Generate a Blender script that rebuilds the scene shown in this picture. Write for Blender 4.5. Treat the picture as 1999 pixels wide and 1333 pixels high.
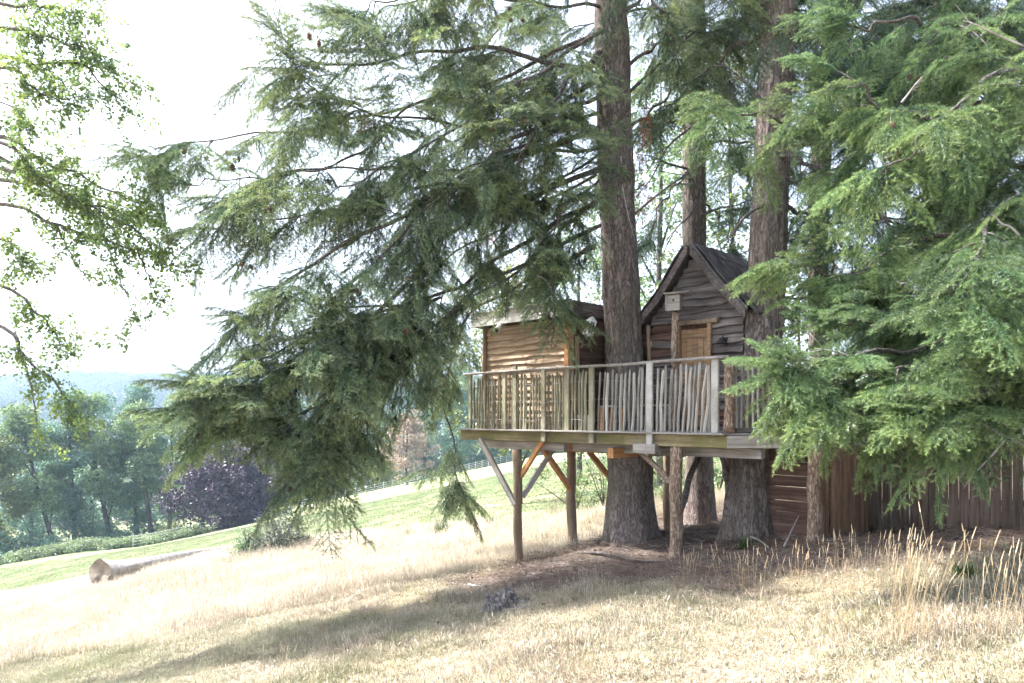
import bpy, math, random
import numpy as np
from mathutils import Vector, Matrix, Euler, noise as mnoise

rng = np.random.default_rng(7)
random.seed(7)
R = math.radians
for o in list(bpy.data.objects): bpy.data.objects.remove(o)
scene = bpy.context.scene
COL = scene.collection

# ------------------------------------------------------------------ camera
CZ = 2.0            # eye height above the ground datum
FPX = 1400.0        # focal length in pixels of the 1999 px wide photograph
cam_d = bpy.data.cameras.new('camera'); cam = bpy.data.objects.new('camera', cam_d); COL.objects.link(cam)
cam.location = (0, 0, CZ); cam.rotation_euler = (R(90), 0, 0)
cam_d.lens = 36.0 * FPX / 1999; cam_d.sensor_width = 36
cam_d.shift_y = 146.5 / 1999
cam_d.clip_start = 0.05; cam_d.clip_end = 9000
scene.camera = cam

# ------------------------------------------------------------------ sky, sun, exposure
SUN = Vector((-0.54, 0.21, 0.81)).normalized()
sun_el = math.asin(SUN.z); sun_az = math.atan2(SUN.x, SUN.y)
world = bpy.data.worlds.new('World'); scene.world = world; world.use_nodes = True
nt = world.node_tree; nt.nodes.clear()
sky = nt.nodes.new('ShaderNodeTexSky'); sky.sky_type = 'NISHITA'; sky.sun_disc = False
sky.sun_elevation = sun_el; sky.sun_rotation = sun_az
sky.air_density = 1.0; sky.dust_density = 4.0; sky.ozone_density = 1.0
hsv = nt.nodes.new('ShaderNodeHueSaturation'); hsv.inputs['Saturation'].default_value = 0.62; hsv.inputs['Value'].default_value = 1.0
bg = nt.nodes.new('ShaderNodeBackground'); bg.inputs['Strength'].default_value = 0.15
wo = nt.nodes.new('ShaderNodeOutputWorld')
nt.links.new(sky.outputs[0], hsv.inputs['Color']); nt.links.new(hsv.outputs[0], bg.inputs[0]); nt.links.new(bg.outputs[0], wo.inputs[0])
sd = bpy.data.lights.new('sun', 'SUN'); sd.energy = 4.6; sd.angle = R(1.5); sd.color = (1.0, 0.96, 0.9)
so = bpy.data.objects.new('sun', sd); COL.objects.link(so); so.location = (-20, 5, 40)
so.rotation_euler = SUN.to_track_quat('Z', 'Y').to_euler()
vs = scene.view_settings; vs.view_transform = 'Standard'; vs.look = 'None'; vs.gamma = 1.0; vs.exposure = 2.1
try: vs.use_curve_mapping = False
except Exception: pass
cy = scene.cycles
cy.max_bounces = 5; cy.diffuse_bounces = 3; cy.glossy_bounces = 2; cy.transmission_bounces = 3; cy.transparent_max_bounces = 8; cy.volume_bounces = 1
cy.sample_clamp_indirect = 6.0; cy.use_adaptive_sampling = True; cy.adaptive_threshold = 0.035; cy.adaptive_min_samples = 12
cy.caustics_reflective = False; cy.caustics_refractive = False
cy.use_denoising = True
try: cy.denoiser = 'OPENIMAGEDENOISE'; cy.denoising_input_passes = 'RGB_ALBEDO_NORMAL'
except Exception: pass

# ------------------------------------------------------------------ helpers
def P(px, py, Y):
    """photo pixel and depth -> world point"""
    return Vector(((px - 999.5) / FPX * Y, Y, CZ + (813 - py) / FPX * Y))
W = {}
def tag(o, label=None, cat=None, group=None, kind=None):
    if label: o['label'] = label
    if cat: o['category'] = cat
    if group: o['group'] = group
    if kind: o['kind'] = kind
    return o
def empty(name, loc, label=None, cat=None, group=None, kind=None):
    o = bpy.data.objects.new(name, None); COL.objects.link(o); o.location = loc; o.empty_display_size = .2
    W[o] = Matrix.Translation(Vector(loc)); return tag(o, label, cat, group, kind)
def put(name, me, mat=None, parent=None, M=None):
    """link a mesh as an object whose world matrix is M"""
    M = M if M is not None else Matrix.Identity(4)
    o = bpy.data.objects.new(name, me); COL.objects.link(o)
    if mat is not None and not me.materials: me.materials.append(mat)
    if parent is not None:
        o.parent = parent; o.matrix_basis = W[parent].inverted() @ M
    else: o.matrix_basis = M
    W[o] = M
    return o
def mesh_np(name, V, F, smooth=False, attrs=None):
    """V (n,3), F (m,k) numpy"""
    V = np.asarray(V, np.float32); F = np.asarray(F, np.int32)
    me = bpy.data.meshes.new(name); k = F.shape[1]
    me.vertices.add(len(V)); me.vertices.foreach_set('co', V.ravel())
    me.loops.add(F.size); me.loops.foreach_set('vertex_index', F.ravel())
    me.polygons.add(len(F)); me.polygons.foreach_set('loop_start', np.arange(0, F.size, k, dtype=np.int32))
    if smooth: me.polygons.foreach_set('use_smooth', np.ones(len(F), bool))
    me.update(calc_edges=True)
    for n, a in (attrs or {}).items():
        at = me.attributes.new(n, 'FLOAT', 'POINT'); at.data.foreach_set('value', np.asarray(a, np.float32))
    return me
class MB:
    def __init__(s): s.v = []; s.f = []; s.sm = []
    def add(s, vs, fs, smooth=False):
        b = len(s.v); s.v += [tuple(p) for p in vs]; s.f += [tuple(b + i for i in f) for f in fs]; s.sm += [smooth] * len(fs)
    def box(s, c, size, M=None, taper=1.0):
        x, y, z = (a / 2 for a in size)
        vs = [Vector((sx * x * (taper if sz > 0 else 1), sy * y * (taper if sz > 0 else 1), sz * z)) for sz in (-1, 1) for sy in (-1, 1) for sx in (-1, 1)]
        vs = [(M @ p if M else p) + Vector(c) for p in vs]
        s.add(vs, [(0, 2, 3, 1), (4, 5, 7, 6), (0, 1, 5, 4), (2, 6, 7, 3), (0, 4, 6, 2), (1, 3, 7, 5)])
    def tube(s, pts, rad, n=6, cap=True, smooth=True, jit=0.0):
        pts = [Vector(p) for p in pts]; m = len(pts); vs = []
        ref = Vector((0.31, 0.22, 0.93)).normalized()
        for i, p in enumerate(pts):
            t = (pts[min(i + 1, m - 1)] - pts[max(i - 1, 0)]).normalized()
            a = t.cross(ref)
            if a.length < 1e-3: a = t.cross(Vector((1, 0, 0)))
            a.normalize(); b = t.cross(a)
            for k in range(n):
                an = 2 * math.pi * k / n; r = rad[i] * (1 + (random.uniform(-jit, jit) if jit else 0))
                vs.append(p + a * (r * math.cos(an)) + b * (r * math.sin(an)))
        fs = []
        for i in range(m - 1):
            for k in range(n):
                k2 = (k + 1) % n
                fs.append((i * n + k, i * n + k2, (i + 1) * n + k2, (i + 1) * n + k))
        if cap: fs += [tuple(range(n - 1, -1, -1)), tuple((m - 1) * n + k for k in range(n))]
        s.add(vs, fs, smooth)
    def mesh(s, name):
        me = bpy.data.meshes.new(name); me.from_pydata(s.v, [], s.f); me.polygons.foreach_set('use_smooth', s.sm); me.update()
        # outward normals matter little: all materials are two sided
        return me
def frame(origin, x, z=(0, 0, 1)):
    x = Vector(x).normalized(); z = Vector(z); y = z.cross(x).normalized(); z = x.cross(y)
    M = Matrix((x, y, z)).transposed().to_4x4(); M.translation = Vector(origin); return M
def bevel_box_mesh(name, L, D, H, wav=0.0, seed=0, seg=1, b=0.006):
    """a board along +X from 0..L, thickness D in Y (centred), height H in Z (0..H), slightly bent and chamfered"""
    rn = random.Random(seed); mb = MB(); n = seg + 1; ring = []
    ph = [rn.uniform(0, 6.28) for _ in range(6)]
    vs = []
    for i in range(n):
        x = L * i / seg
        lo = wav * (math.sin(x * 3.1 + ph[0]) + .6 * math.sin(x * 7.7 + ph[1]) + .35 * math.sin(x * 17 + ph[2]))
        hi = H + .25 * wav * math.sin(x * 2.3 + ph[3])
        y0 = .15 * wav * math.sin(x * 4 + ph[4])
        h = D / 2
        prof = [(-h + b, lo), (h - b, lo), (h, lo + b), (h, hi - b), (h - b, hi), (-h + b, hi), (-h, hi - b), (-h, lo + b)]
        vs += [(x, p[0] + y0, p[1]) for p in prof]
    fs = []
    for i in range(n - 1):
        for k in range(8):
            k2 = (k + 1) % 8; fs.append((i * 8 + k, (i + 1) * 8 + k, (i + 1) * 8 + k2, i * 8 + k2))
    fs += [tuple(range(8)), tuple((n - 1) * 8 + k for k in range(7, -1, -1))]
    mb.add(vs, fs); return mb.mesh(name)

# ------------------------------------------------------------------ materials
def mat_new(name):
    m = bpy.data.materials.new(name); m.use_nodes = True; t = m.node_tree; t.nodes.clear(); return m, t
def nd(t, typ, **kw):
    n = t.nodes.new(typ)
    for k, v in kw.items(): setattr(n, k, v)
    return n
def ramp(t, fac, stops):
    r = nd(t, 'ShaderNodeValToRGB'); e = r.color_ramp.elements
    while len(e) < len(stops): e.new(0.5)
    for i, (p, c) in enumerate(stops): e[i].position = p; e[i].color = (*c, 1)
    t.links.new(fac, r.inputs[0]); return r.outputs[0]
def mixc(t, fac, a, b, typ='MIX'):
    m = nd(t, 'ShaderNodeMix', data_type='RGBA', blend_type=typ)
    for s, v in ((m.inputs['Factor'], fac), (m.inputs[6], a), (m.inputs[7], b)):
        if isinstance(v, (int, float)): s.default_value = v
        elif isinstance(v, tuple): s.default_value = (*v, 1)
        else: t.links.new(v, s)
    return m.outputs[2]
def mathn(t, op, a, b=None, c=None, clamp=False):
    m = nd(t, 'ShaderNodeMath', operation=op, use_clamp=clamp)
    for i, v in enumerate((a, b, c)):
        if v is None: continue
        if isinstance(v, (int, float)): m.inputs[i].default_value = v
        else: t.links.new(v, m.inputs[i])
    return m.outputs[0]
def noise(t, vec, scale, detail=4, rough=.6, dist=0):
    n = nd(t, 'ShaderNodeTexNoise'); n.inputs['Scale'].default_value = scale; n.inputs['Detail'].default_value = detail
    n.inputs['Roughness'].default_value = rough; n.inputs['Distortion'].default_value = dist
    if vec is not None: t.links.new(vec, n.inputs['Vector'])
    return n.outputs['Fac']
def mapping(t, vec, scale=(1, 1, 1), loc=None):
    m = nd(t, 'ShaderNodeMapping'); m.inputs['Scale'].default_value = scale
    t.links.new(vec, m.inputs['Vector'])
    if loc is not None: t.links.new(loc, m.inputs['Location'])
    return m.outputs[0]
def rnd_loc(t):
    oi = nd(t, 'ShaderNodeObjectInfo'); c = nd(t, 'ShaderNodeCombineXYZ')
    for i, k in enumerate((17.0, 31.0, 53.0)): t.links.new(mathn(t, 'MULTIPLY', oi.outputs['Random'], k), c.inputs[i])
    return oi, c.outputs[0]
def wood(name, dark, mid, light, grain=(1.2, 26, 26), vary=.25, moss=None, rough=.85, bump=.35, knots=True):
    m, t = mat_new(name); tc = nd(t, 'ShaderNodeTexCoord'); oi, loc = rnd_loc(t)
    v = mapping(t, tc.outputs['Object'], grain, loc)
    f1 = noise(t, v, 1.0, 6, .65, .4)
    v2 = mapping(t, tc.outputs['Object'], (1.5, 1.5, 1.5), loc); f2 = noise(t, v2, 1.6, 4, .6)
    col = ramp(t, f1, [(.28, dark), (.5, mid), (.72, light)])
    col = mixc(t, mathn(t, 'MULTIPLY', mathn(t, 'SUBTRACT', f2, .45, clamp=True), 2.2, clamp=True), col, dark)
    if moss:
        v3 = mapping(t, tc.outputs['Object'], (2.2, 2.2, 2.2), loc); f3 = noise(t, v3, 1.3, 5, .7)
        col = mixc(t, ramp(t, f3, [(.42, (0, 0, 0)), (.62, (1, 1, 1))]), col, moss)
    val = mathn(t, 'ADD', mathn(t, 'MULTIPLY', oi.outputs['Random'], 2 * vary), 1 - vary)
    h = nd(t, 'ShaderNodeHueSaturation'); t.links.new(col, h.inputs['Color']); t.links.new(val, h.inputs['Value'])
    b = nd(t, 'ShaderNodeBsdfPrincipled'); t.links.new(h.outputs[0], b.inputs['Base Color']); b.inputs['Roughness'].default_value = rough
    b.inputs['Specular IOR Level'].default_value = .25
    bp = nd(t, 'ShaderNodeBump'); bp.inputs['Strength'].default_value = bump; bp.inputs['Distance'].default_value = .01
    t.links.new(f1, bp.inputs['Height']); t.links.new(bp.outputs[0], b.inputs['Normal'])
    o = nd(t, 'ShaderNodeOutputMaterial'); t.links.new(b.outputs[0], o.inputs[0]); return m
def bark(name, dark, mid, light, scale=(9, 9, 1.6), dist=.03, moss=None):
    m, t = mat_new(name); tc = nd(t, 'ShaderNodeTexCoord')
    v = mapping(t, tc.outputs['Object'], scale)
    f0 = noise(t, v, 1.0, 3, .55, .7); f = noise(t, v, 3.2, 6, .7)
    big = noise(t, tc.outputs['Object'], .9, 3, .5)
    crack = mathn(t, 'MULTIPLY', mathn(t, 'ABSOLUTE', mathn(t, 'SUBTRACT', f0, .5)), 6.5, clamp=True)
    fac = mathn(t, 'MULTIPLY', mathn(t, 'ADD', mathn(t, 'MULTIPLY', crack, .75), .12), mathn(t, 'ADD', f, .42))
    col = ramp(t, fac, [(.05, dark), (.3, mid), (.75, light)])
    col = mixc(t, ramp(t, big, [(.4, (0, 0, 0)), (.65, (.5, .5, .5))]), col, moss or dark)
    b = nd(t, 'ShaderNodeBsdfPrincipled'); t.links.new(col, b.inputs['Base Color']); b.inputs['Roughness'].default_value = .95; b.inputs['Specular IOR Level'].default_value = .15
    bp = nd(t, 'ShaderNodeBump'); bp.inputs['Strength'].default_value = .9; bp.inputs['Distance'].default_value = dist
    t.links.new(fac, bp.inputs['Height']); t.links.new(bp.outputs[0], b.inputs['Normal'])
    o = nd(t, 'ShaderNodeOutputMaterial'); t.links.new(b.outputs[0], o.inputs[0]); return m
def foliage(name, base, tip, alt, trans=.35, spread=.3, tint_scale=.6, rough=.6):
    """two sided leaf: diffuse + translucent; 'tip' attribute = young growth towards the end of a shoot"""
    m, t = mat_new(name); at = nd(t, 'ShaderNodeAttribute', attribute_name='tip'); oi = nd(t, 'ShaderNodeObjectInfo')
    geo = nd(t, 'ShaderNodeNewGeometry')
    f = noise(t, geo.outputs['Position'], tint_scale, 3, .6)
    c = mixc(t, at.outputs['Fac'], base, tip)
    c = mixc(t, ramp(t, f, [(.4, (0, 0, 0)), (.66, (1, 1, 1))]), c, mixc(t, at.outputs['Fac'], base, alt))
    val = mathn(t, 'ADD', mathn(t, 'MULTIPLY', oi.outputs['Random'], 2 * spread), 1 - spread)
    h = nd(t, 'ShaderNodeHueSaturation'); t.links.new(c, h.inputs['Color']); t.links.new(val, h.inputs['Value'])
    d = nd(t, 'ShaderNodeBsdfDiffuse'); tr = nd(t, 'ShaderNodeBsdfTranslucent'); t.links.new(h.outputs[0], d.inputs[0])
    h2 = nd(t, 'ShaderNodeHueSaturation'); t.links.new(h.outputs[0], h2.inputs['Color']); h2.inputs['Value'].default_value = 1.35; h2.inputs['Hue'].default_value = .485
    t.links.new(h2.outputs[0], tr.inputs[0])
    g = nd(t, 'ShaderNodeBsdfGlossy'); g.inputs['Roughness'].default_value = .45; g.inputs[0].default_value = (.8, .85, .9, 1)
    mx = nd(t, 'ShaderNodeMixShader'); mx.inputs[0].default_value = trans; t.links.new(d.outputs[0], mx.inputs[1]); t.links.new(tr.outputs[0], mx.inputs[2])
    m2 = nd(t, 'ShaderNodeMixShader'); m2.inputs[0].default_value = .05; t.links.new(mx.outputs[0], m2.inputs[1]); t.links.new(g.outputs[0], m2.inputs[2])
    o = nd(t, 'ShaderNodeOutputMaterial'); t.links.new(m2.outputs[0], o.inputs[0]); return m
def plain(name, col, rough=.7, metal=0.0, vary=.1, scale=8):
    m, t = mat_new(name); tc = nd(t, 'ShaderNodeTexCoord'); f = noise(t, tc.outputs['Object'], scale, 4, .6)
    c = mixc(t, f, tuple(x * (1 - vary * 2) for x in col), tuple(min(1, x * (1 + vary * 2)) for x in col))
    b = nd(t, 'ShaderNodeBsdfPrincipled'); t.links.new(c, b.inputs['Base Color']); b.inputs['Roughness'].default_value = rough; b.inputs['Metallic'].default_value = metal
    o = nd(t, 'ShaderNodeOutputMaterial'); t.links.new(b.outputs[0], o.inputs[0]); return m

M_ = {}
M_['bark'] = bark('fir_bark', (.05, .04, .037), (.16, .128, .119), (.275, .23, .215), scale=(16, 16, 5), dist=.02, moss=(.1, .095, .068))
M_['limb'] = bark('limb_bark', (.05, .042, .04), (.13, .115, .11), (.24, .22, .21), scale=(20, 20, 20), dist=.008)
M_['dead'] = wood('dead_twig', (.2, .19, .18), (.34, .32, .3), (.45, .43, .4), grain=(8, 8, 8))
M_['farbark'] = bark('woodland_bark', (.035, .032, .03), (.09, .08, .07), (.16, .15, .13), scale=(3, 3, .8))
M_['cladding'] = wood('weathered_cladding', (.04, .033, .031), (.145, .12, .112), (.275, .24, .226), vary=.34)
M_['warm'] = wood('warm_larch_cladding', (.21, .135, .09), (.43, .315, .225), (.6, .475, .365), vary=.15)
M_['red'] = wood('red_brown_cladding', (.05, .028, .021), (.12, .069, .052), (.2, .123, .095), vary=.2)
M_['door'] = wood('door_boards', (.17, .095, .05), (.36, .225, .13), (.48, .34, .22), vary=.12)
M_['orange'] = wood('new_joist_wood', (.3, .13, .055), (.5, .25, .11), (.62, .36, .18), vary=.12)  # orange tone includes the reflected light on the back joists
M_['greywood'] = wood('grey_timber', (.16, .145, .13), (.32, .295, .275), (.47, .45, .43), vary=.18)
M_['pale'] = wood('split_chestnut', (.2, .188, .168), (.37, .352, .32), (.54, .52, .49), grain=(3, 3, .6), vary=.3)
M_['palepost'] = wood('pale_split_post', (.25, .235, .215), (.44, .425, .4), (.6, .59, .57), grain=(3, 3, .6), vary=.15)
M_['palegreen'] = wood('algae_chestnut', (.12, .11, .08), (.27, .25, .19), (.42, .4, .32), grain=(3, 3, .6), vary=.3, moss=(.21, .205, .13))
M_['mossy'] = wood('mossy_beam', (.12, .095, .055), (.27, .22, .13), (.4, .345, .23), vary=.15, moss=(.18, .165, .07))
M_['deck'] = wood('deck_board', (.15, .14, .13), (.3, .28, .26), (.42, .41, .39), vary=.2)
M_['post'] = wood('round_post', (.12, .085, .06), (.27, .195, .135), (.4, .32, .24), grain=(9, 9, 1.1), vary=.15, bump=.6)
M_['barkpost'] = bark('bark_post', (.07, .045, .035), (.24, .165, .12), (.42, .34, .27), scale=(26, 26, 7), dist=.008)
M_['fence'] = wood('fence_board', (.06, .042, .033), (.135, .1, .08), (.21, .165, .14), grain=(26, 26, 1.3), vary=.18)
M_['fencewarm'] = wood('store_board', (.09, .05, .03), (.22, .13, .08), (.33, .215, .14), grain=(26, 26, 1.3), vary=.18)
M_['shake'] = wood('roof_shake', (.03, .026, .03), (.075, .067, .07), (.14, .13, .132), grain=(3, 30, 30), vary=.35)
M_['whitewood'] = wood('painted_fascia', (.4, .4, .4), (.62, .62, .62), (.78, .78, .77), vary=.05)
M_['wire'] = plain('galvanised_wire', (.35, .35, .35), .4, .8)
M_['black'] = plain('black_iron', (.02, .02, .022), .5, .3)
M_['white'] = plain('white_enamel', (.75, .76, .78), .35)
M_['whitemetal'] = plain('white_rail_paint', (.6, .62, .6), .6)
M_['cone'] = wood('cone_scale', (.07, .045, .035), (.15, .095, .07), (.25, .17, .13), grain=(30, 30, 30))
M_['stump'] = bark('old_stump', (.055, .048, .045), (.14, .125, .118), (.26, .245, .235), scale=(14, 14, 4), dist=.02)
M_['log'] = wood('bleached_log', (.16, .145, .13), (.36, .34, .325), (.5, .485, .47), grain=(.8, 10, 10), vary=.02, bump=.6)
M_['logend'] = wood('log_end', (.12, .095, .07), (.24, .2, .16), (.34, .3, .26), grain=(5, 5, 5), vary=.02)
M_['clay'] = plain('terracotta', (.4, .16, .07), .8)
m, t = mat_new('lantern_glass')
b = nd(t, 'ShaderNodeBsdfPrincipled'); b.inputs['Base Color'].default_value = (.75, .82, .8, 1); b.inputs['Roughness'].default_value = .08; b.inputs['Transmission Weight'].default_value = .85; b.inputs['IOR'].default_value = 1.1
o = nd(t, 'ShaderNodeOutputMaterial'); t.links.new(b.outputs[0], o.inputs[0]); M_['glass'] = m

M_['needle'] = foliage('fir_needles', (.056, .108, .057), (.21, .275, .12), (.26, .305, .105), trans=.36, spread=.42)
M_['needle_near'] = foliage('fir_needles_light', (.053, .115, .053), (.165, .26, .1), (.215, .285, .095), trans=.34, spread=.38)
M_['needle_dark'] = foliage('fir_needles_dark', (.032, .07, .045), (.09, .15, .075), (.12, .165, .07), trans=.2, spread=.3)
M_['needle_alt'] = foliage('fir_needles_blue_grey', (.06, .115, .066), (.23, .29, .15), (.215, .275, .13), trans=.34, spread=.4)
M_['needle_near_alt'] = foliage('fir_needles_fresh', (.06, .128, .053), (.215, .3, .105), (.24, .31, .1), trans=.34, spread=.35)
M_['needle_dead'] = foliage('rusty_dead_needles', (.2, .075, .035), (.3, .14, .07), (.24, .11, .06), trans=.2)
M_['oak'] = foliage('oak_leaves', (.095, .165, .05), (.16, .235, .065), (.205, .26, .06), trans=.56, spread=.3, tint_scale=.9)
M_['leaf_a'] = foliage('woodland_leaves', (.11, .2, .105), (.215, .3, .15), (.24, .305, .14), trans=.3, tint_scale=.15)
M_['leaf_b'] = foliage('yellow_green_leaves', (.085, .125, .035), (.15, .19, .055), (.17, .2, .06), trans=.45, tint_scale=.3)
M_['leaf_c'] = foliage('blue_green_leaves', (.075, .16, .125), (.15, .25, .18), (.155, .255, .165), trans=.25, tint_scale=.15)
M_['leaf_p'] = foliage('copper_leaves', (.045, .028, .052), (.085, .055, .088), (.07, .046, .078), trans=.06, tint_scale=.3)
M_['leaf_k'] = foliage('pale_pink_leaves', (.27, .2, .15), (.42, .33, .26), (.36, .28, .2), trans=.3, tint_scale=.4)
M_['bracken'] = foliage('bracken_fronds', (.1, .15, .07), (.19, .25, .13), (.17, .22, .1), trans=.35, tint_scale=.3)
M_['shrub'] = foliage('shrub_leaves', (.075, .1, .065), (.16, .18, .13), (.19, .19, .14), trans=.25, tint_scale=1.)
M_['farleaf'] = foliage('hill_wood_leaves', (.035, .065, .035), (.085, .125, .06), (.11, .13, .06), trans=.15, tint_scale=.02, spread=.6)
M_['drygrass'] = foliage('dry_grass', (.275, .235, .17), (.5, .45, .365), (.4, .345, .265), trans=.26, spread=.5, tint_scale=.5)
M_['olivegrass'] = foliage('olive_grass', (.17, .17, .1), (.4, .37, .27), (.22, .23, .13), trans=.3, spread=.25, tint_scale=.5)
M_['greengrass'] = foliage('field_grass', (.115, .16, .075), (.19, .225, .12), (.25, .25, .16), trans=.3, spread=.2, tint_scale=.25)
M_['weed'] = foliage('green_weed', (.05, .1, .03), (.085, .15, .045), (.09, .15, .045), trans=.35)
M_['paledry'] = foliage('sunlit_dry_grass', (.4, .345, .255), (.63, .575, .475), (.54, .48, .38), trans=.32, spread=.32, tint_scale=.5)  # lighter copy of the dry grass, the strip's sunlight put into its colour
M_['straw'] = foliage('tall_straw', (.4, .3, .17), (.6, .5, .34), (.56, .46, .3), trans=.25, spread=.15)

# ------------------------------------------------------------------ terrain
CTRL = np.array([(0.09, 12.9, -2.64), (2.42, 10.6, -2.1), (1.9, 12.3, -2.1), (1.2, 14.2, -2.66), (3.75, 11.2, -1.84), (4.0, 15.5, -2.4),
                 (4.22, 9.95, -1.72), (5.57, 11.3, -1.82), (6.75, 10, -1.62), (8, 8.6, -1.5), (-11.6, 23, -5.0), (0, 0, -1.75), (3, 5, -1.72),
                 (5, 5, -1.6), (6, 7, -1.5), (0, 6.2, -2.25), (1, 8.5, -2.25), (-3, 8, -3.0), (-6.5, 11, -3.95), (-2.2, 11, -2.95), (-48, 70, -14.1), (-33, 75, -12.4), (-12.7, 105, -9.5), (2.3, 18, -2.45), (-8, 29, -4.95), (-26, 37, -9.2), (3, 8, -2.0), (9, 14, -1.7), (12, 20, -1.8)])
def plane_z(x, y):
    xs = np.where(x > 2, 2 + 6 * np.tanh((x - 2) / 6), x)
    xs = np.where(xs < -70, -70 + 40 * np.tanh((xs + 70) / 40), xs)
    yy = np.where(y > 110, 110 + 30 * np.tanh((y - 110) / 30), y)
    return -2.07 + .21 * xs - .0456 * yy
_res = CTRL[:, 2] - plane_z(CTRL[:, 0], CTRL[:, 1])
def sstep(a, b, x):
    t = np.clip((x - a) / (b - a), 0, 1); return t * t * (3 - 2 * t)
def vnoise(x, y, s):
    return (np.sin(x * s * 1.0 + 1.3 * np.sin(y * s * .7 + .5)) + np.sin(y * s * 1.13 + 1.7 * np.sin(x * s * .61 + 2.1)) + .5 * np.sin((x + y) * s * 2.3 + 1.1)) / 2.5
def zt(x, y):
    """ground height (world z) at x, y"""
    x = np.asarray(x, float); y = np.asarray(y, float)
    d2 = (x[..., None] - CTRL[:, 0]) ** 2 + (y[..., None] - CTRL[:, 1]) ** 2
    sc = 1 + .02 * (CTRL[:, 0] ** 2 + CTRL[:, 1] ** 2) / 16
    w = 1 / (d2 / sc + .25) ** 1.6; w0 = 1 / (6.0 ** 2) ** 1.6
    z = plane_z(x, y) + (w * _res).sum(-1) / (w.sum(-1) + w0)
    near = 1 - sstep(18, 40, np.hypot(x, y - 8))
    z += near * (.035 * vnoise(x, y, 1.9) + .02 * vnoise(x + 7, y, 4.3))
    # valley and the wooded hill beyond
    r = np.hypot(x, y)
    far = sstep(120, 260, r)
    hill = -24 + (77 + 15 * vnoise(x, y, .0042) + 8 * vnoise(x + 300, y, .011)) * sstep(260, 1050, y + .12 * x)
    z = z * (1 - far) + far * hill
    return z + CZ
def ground_z(x, y): return float(zt(np.array([x]), np.array([y]))[0])
def axis(lo, a, b, hi, step, gr):
    mid = list(np.arange(a, b + 1e-6, step)); out = []; s = step; p = b
    while p < hi: s *= gr; p += s; out.append(p)
    pre = []; s = step; p = a
    while p > lo: s *= gr; p -= s; pre.append(p)
    return np.array(pre[::-1] + mid + out)
xs = axis(-2400, -14, 9, 2400, .22, 1.09); ys = axis(-250, 2.5, 22, 2500, .22, 1.07)
GX, GY = np.meshgrid(xs, ys); GZ = zt(GX, GY)
TREES_XY = [(1.95, 12.3), (3.75, 11.2), (4.0, 15.5), (7.4, 9.0), (6.5, 13.5)]
def litter_w(x, y):
    """bare ground under the firs: brown needle litter"""
    d = np.minimum.reduce([np.hypot((x - 2.2) / 3.0, (y - 11.7) / 2.4), np.hypot((x - 4.6) / 3.2, (y - 10.2) / 2.2), np.hypot((x - 4.2) / 3.0, (y - 14.5) / 3.0), np.hypot((x - 8) / 3.5, (y - 9.6) / 2.0)])
    d = d + .16 * vnoise(x, y, 2.1) + .1 * vnoise(x + 3, y + 9, 5.1)
    return 1 - sstep(.78, 1.12, d)
def edge_line(x):
    return np.interp(x, [-60, -26, -8.3, 2.3, 6, 14], [52, 37, 28, 18.5, 17.5, 17])
def green_w(x, y):
    """mown field beyond the unmown strip"""
    return sstep(-1.2, 1.8, y - edge_line(x) + 1.1 * vnoise(x, y, .9))
gw = green_w(GX, GY); lw = litter_w(GX, GY)
n1, n2 = len(ys), len(xs)
idx = np.arange(n1 * n2).reshape(n1, n2)
F = np.stack([idx[:-1, :-1], idx[:-1, 1:], idx[1:, 1:], idx[1:, :-1]], -1).reshape(-1, 4)
gme = mesh_np('ground', np.stack([GX, GY, GZ], -1).reshape(-1, 3), F, True, {'green': gw.ravel(), 'litter': lw.ravel()})
m, t = mat_new('meadow_ground')
geo = nd(t, 'ShaderNodeNewGeometry'); ga = nd(t, 'ShaderNodeAttribute', attribute_name='green'); la = nd(t, 'ShaderNodeAttribute', attribute_name='litter')
pos = geo.outputs['Position']
f1 = noise(t, pos, 2.2, 8, .7); f2 = noise(t, pos, .35, 4, .6); f3 = noise(t, pos, 22, 5, .7); f4 = noise(t, mapping(t, pos, (.5, .12, .5)), 1.0, 5, .6)
dry = ramp(t, f1, [(.3, (.12, .095, .07)), (.5, (.25, .205, .155)), (.7, (.42, .365, .29))])
dry = mixc(t, ramp(t, f2, [(.42, (0, 0, 0)), (.62, (.6, .6, .6))]), dry, (.22, .2, .1))
grn = ramp(t, f1, [(.3, (.1, .14, .062)), (.55, (.17, .21, .105)), (.75, (.26, .27, .165))])
grn = mixc(t, ramp(t, f4, [(.42, (0, 0, 0)), (.6, (.75, .75, .75))]), grn, (.3, .28, .185))
lit = ramp(t, f3, [(.3, (.05, .042, .039)), (.52, (.125, .103, .094)), (.74, (.26, .225, .205))])
col = mixc(t, ga.outputs['Fac'], dry, grn); col = mixc(t, la.outputs['Fac'], col, lit)
b = nd(t, 'ShaderNodeBsdfDiffuse'); t.links.new(col, b.inputs[0])
bp = nd(t, 'ShaderNodeBump'); bp.inputs['Strength'].default_value = .8; bp.inputs['Distance'].default_value = .04; t.links.new(f3, bp.inputs['Height']); t.links.new(bp.outputs[0], b.inputs['Normal'])
o = nd(t, 'ShaderNodeOutputMaterial'); t.links.new(b.outputs[0], o.inputs[0]); M_['ground'] = m
tag(put('ground', gme, M_['ground']), kind='structure')

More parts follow.
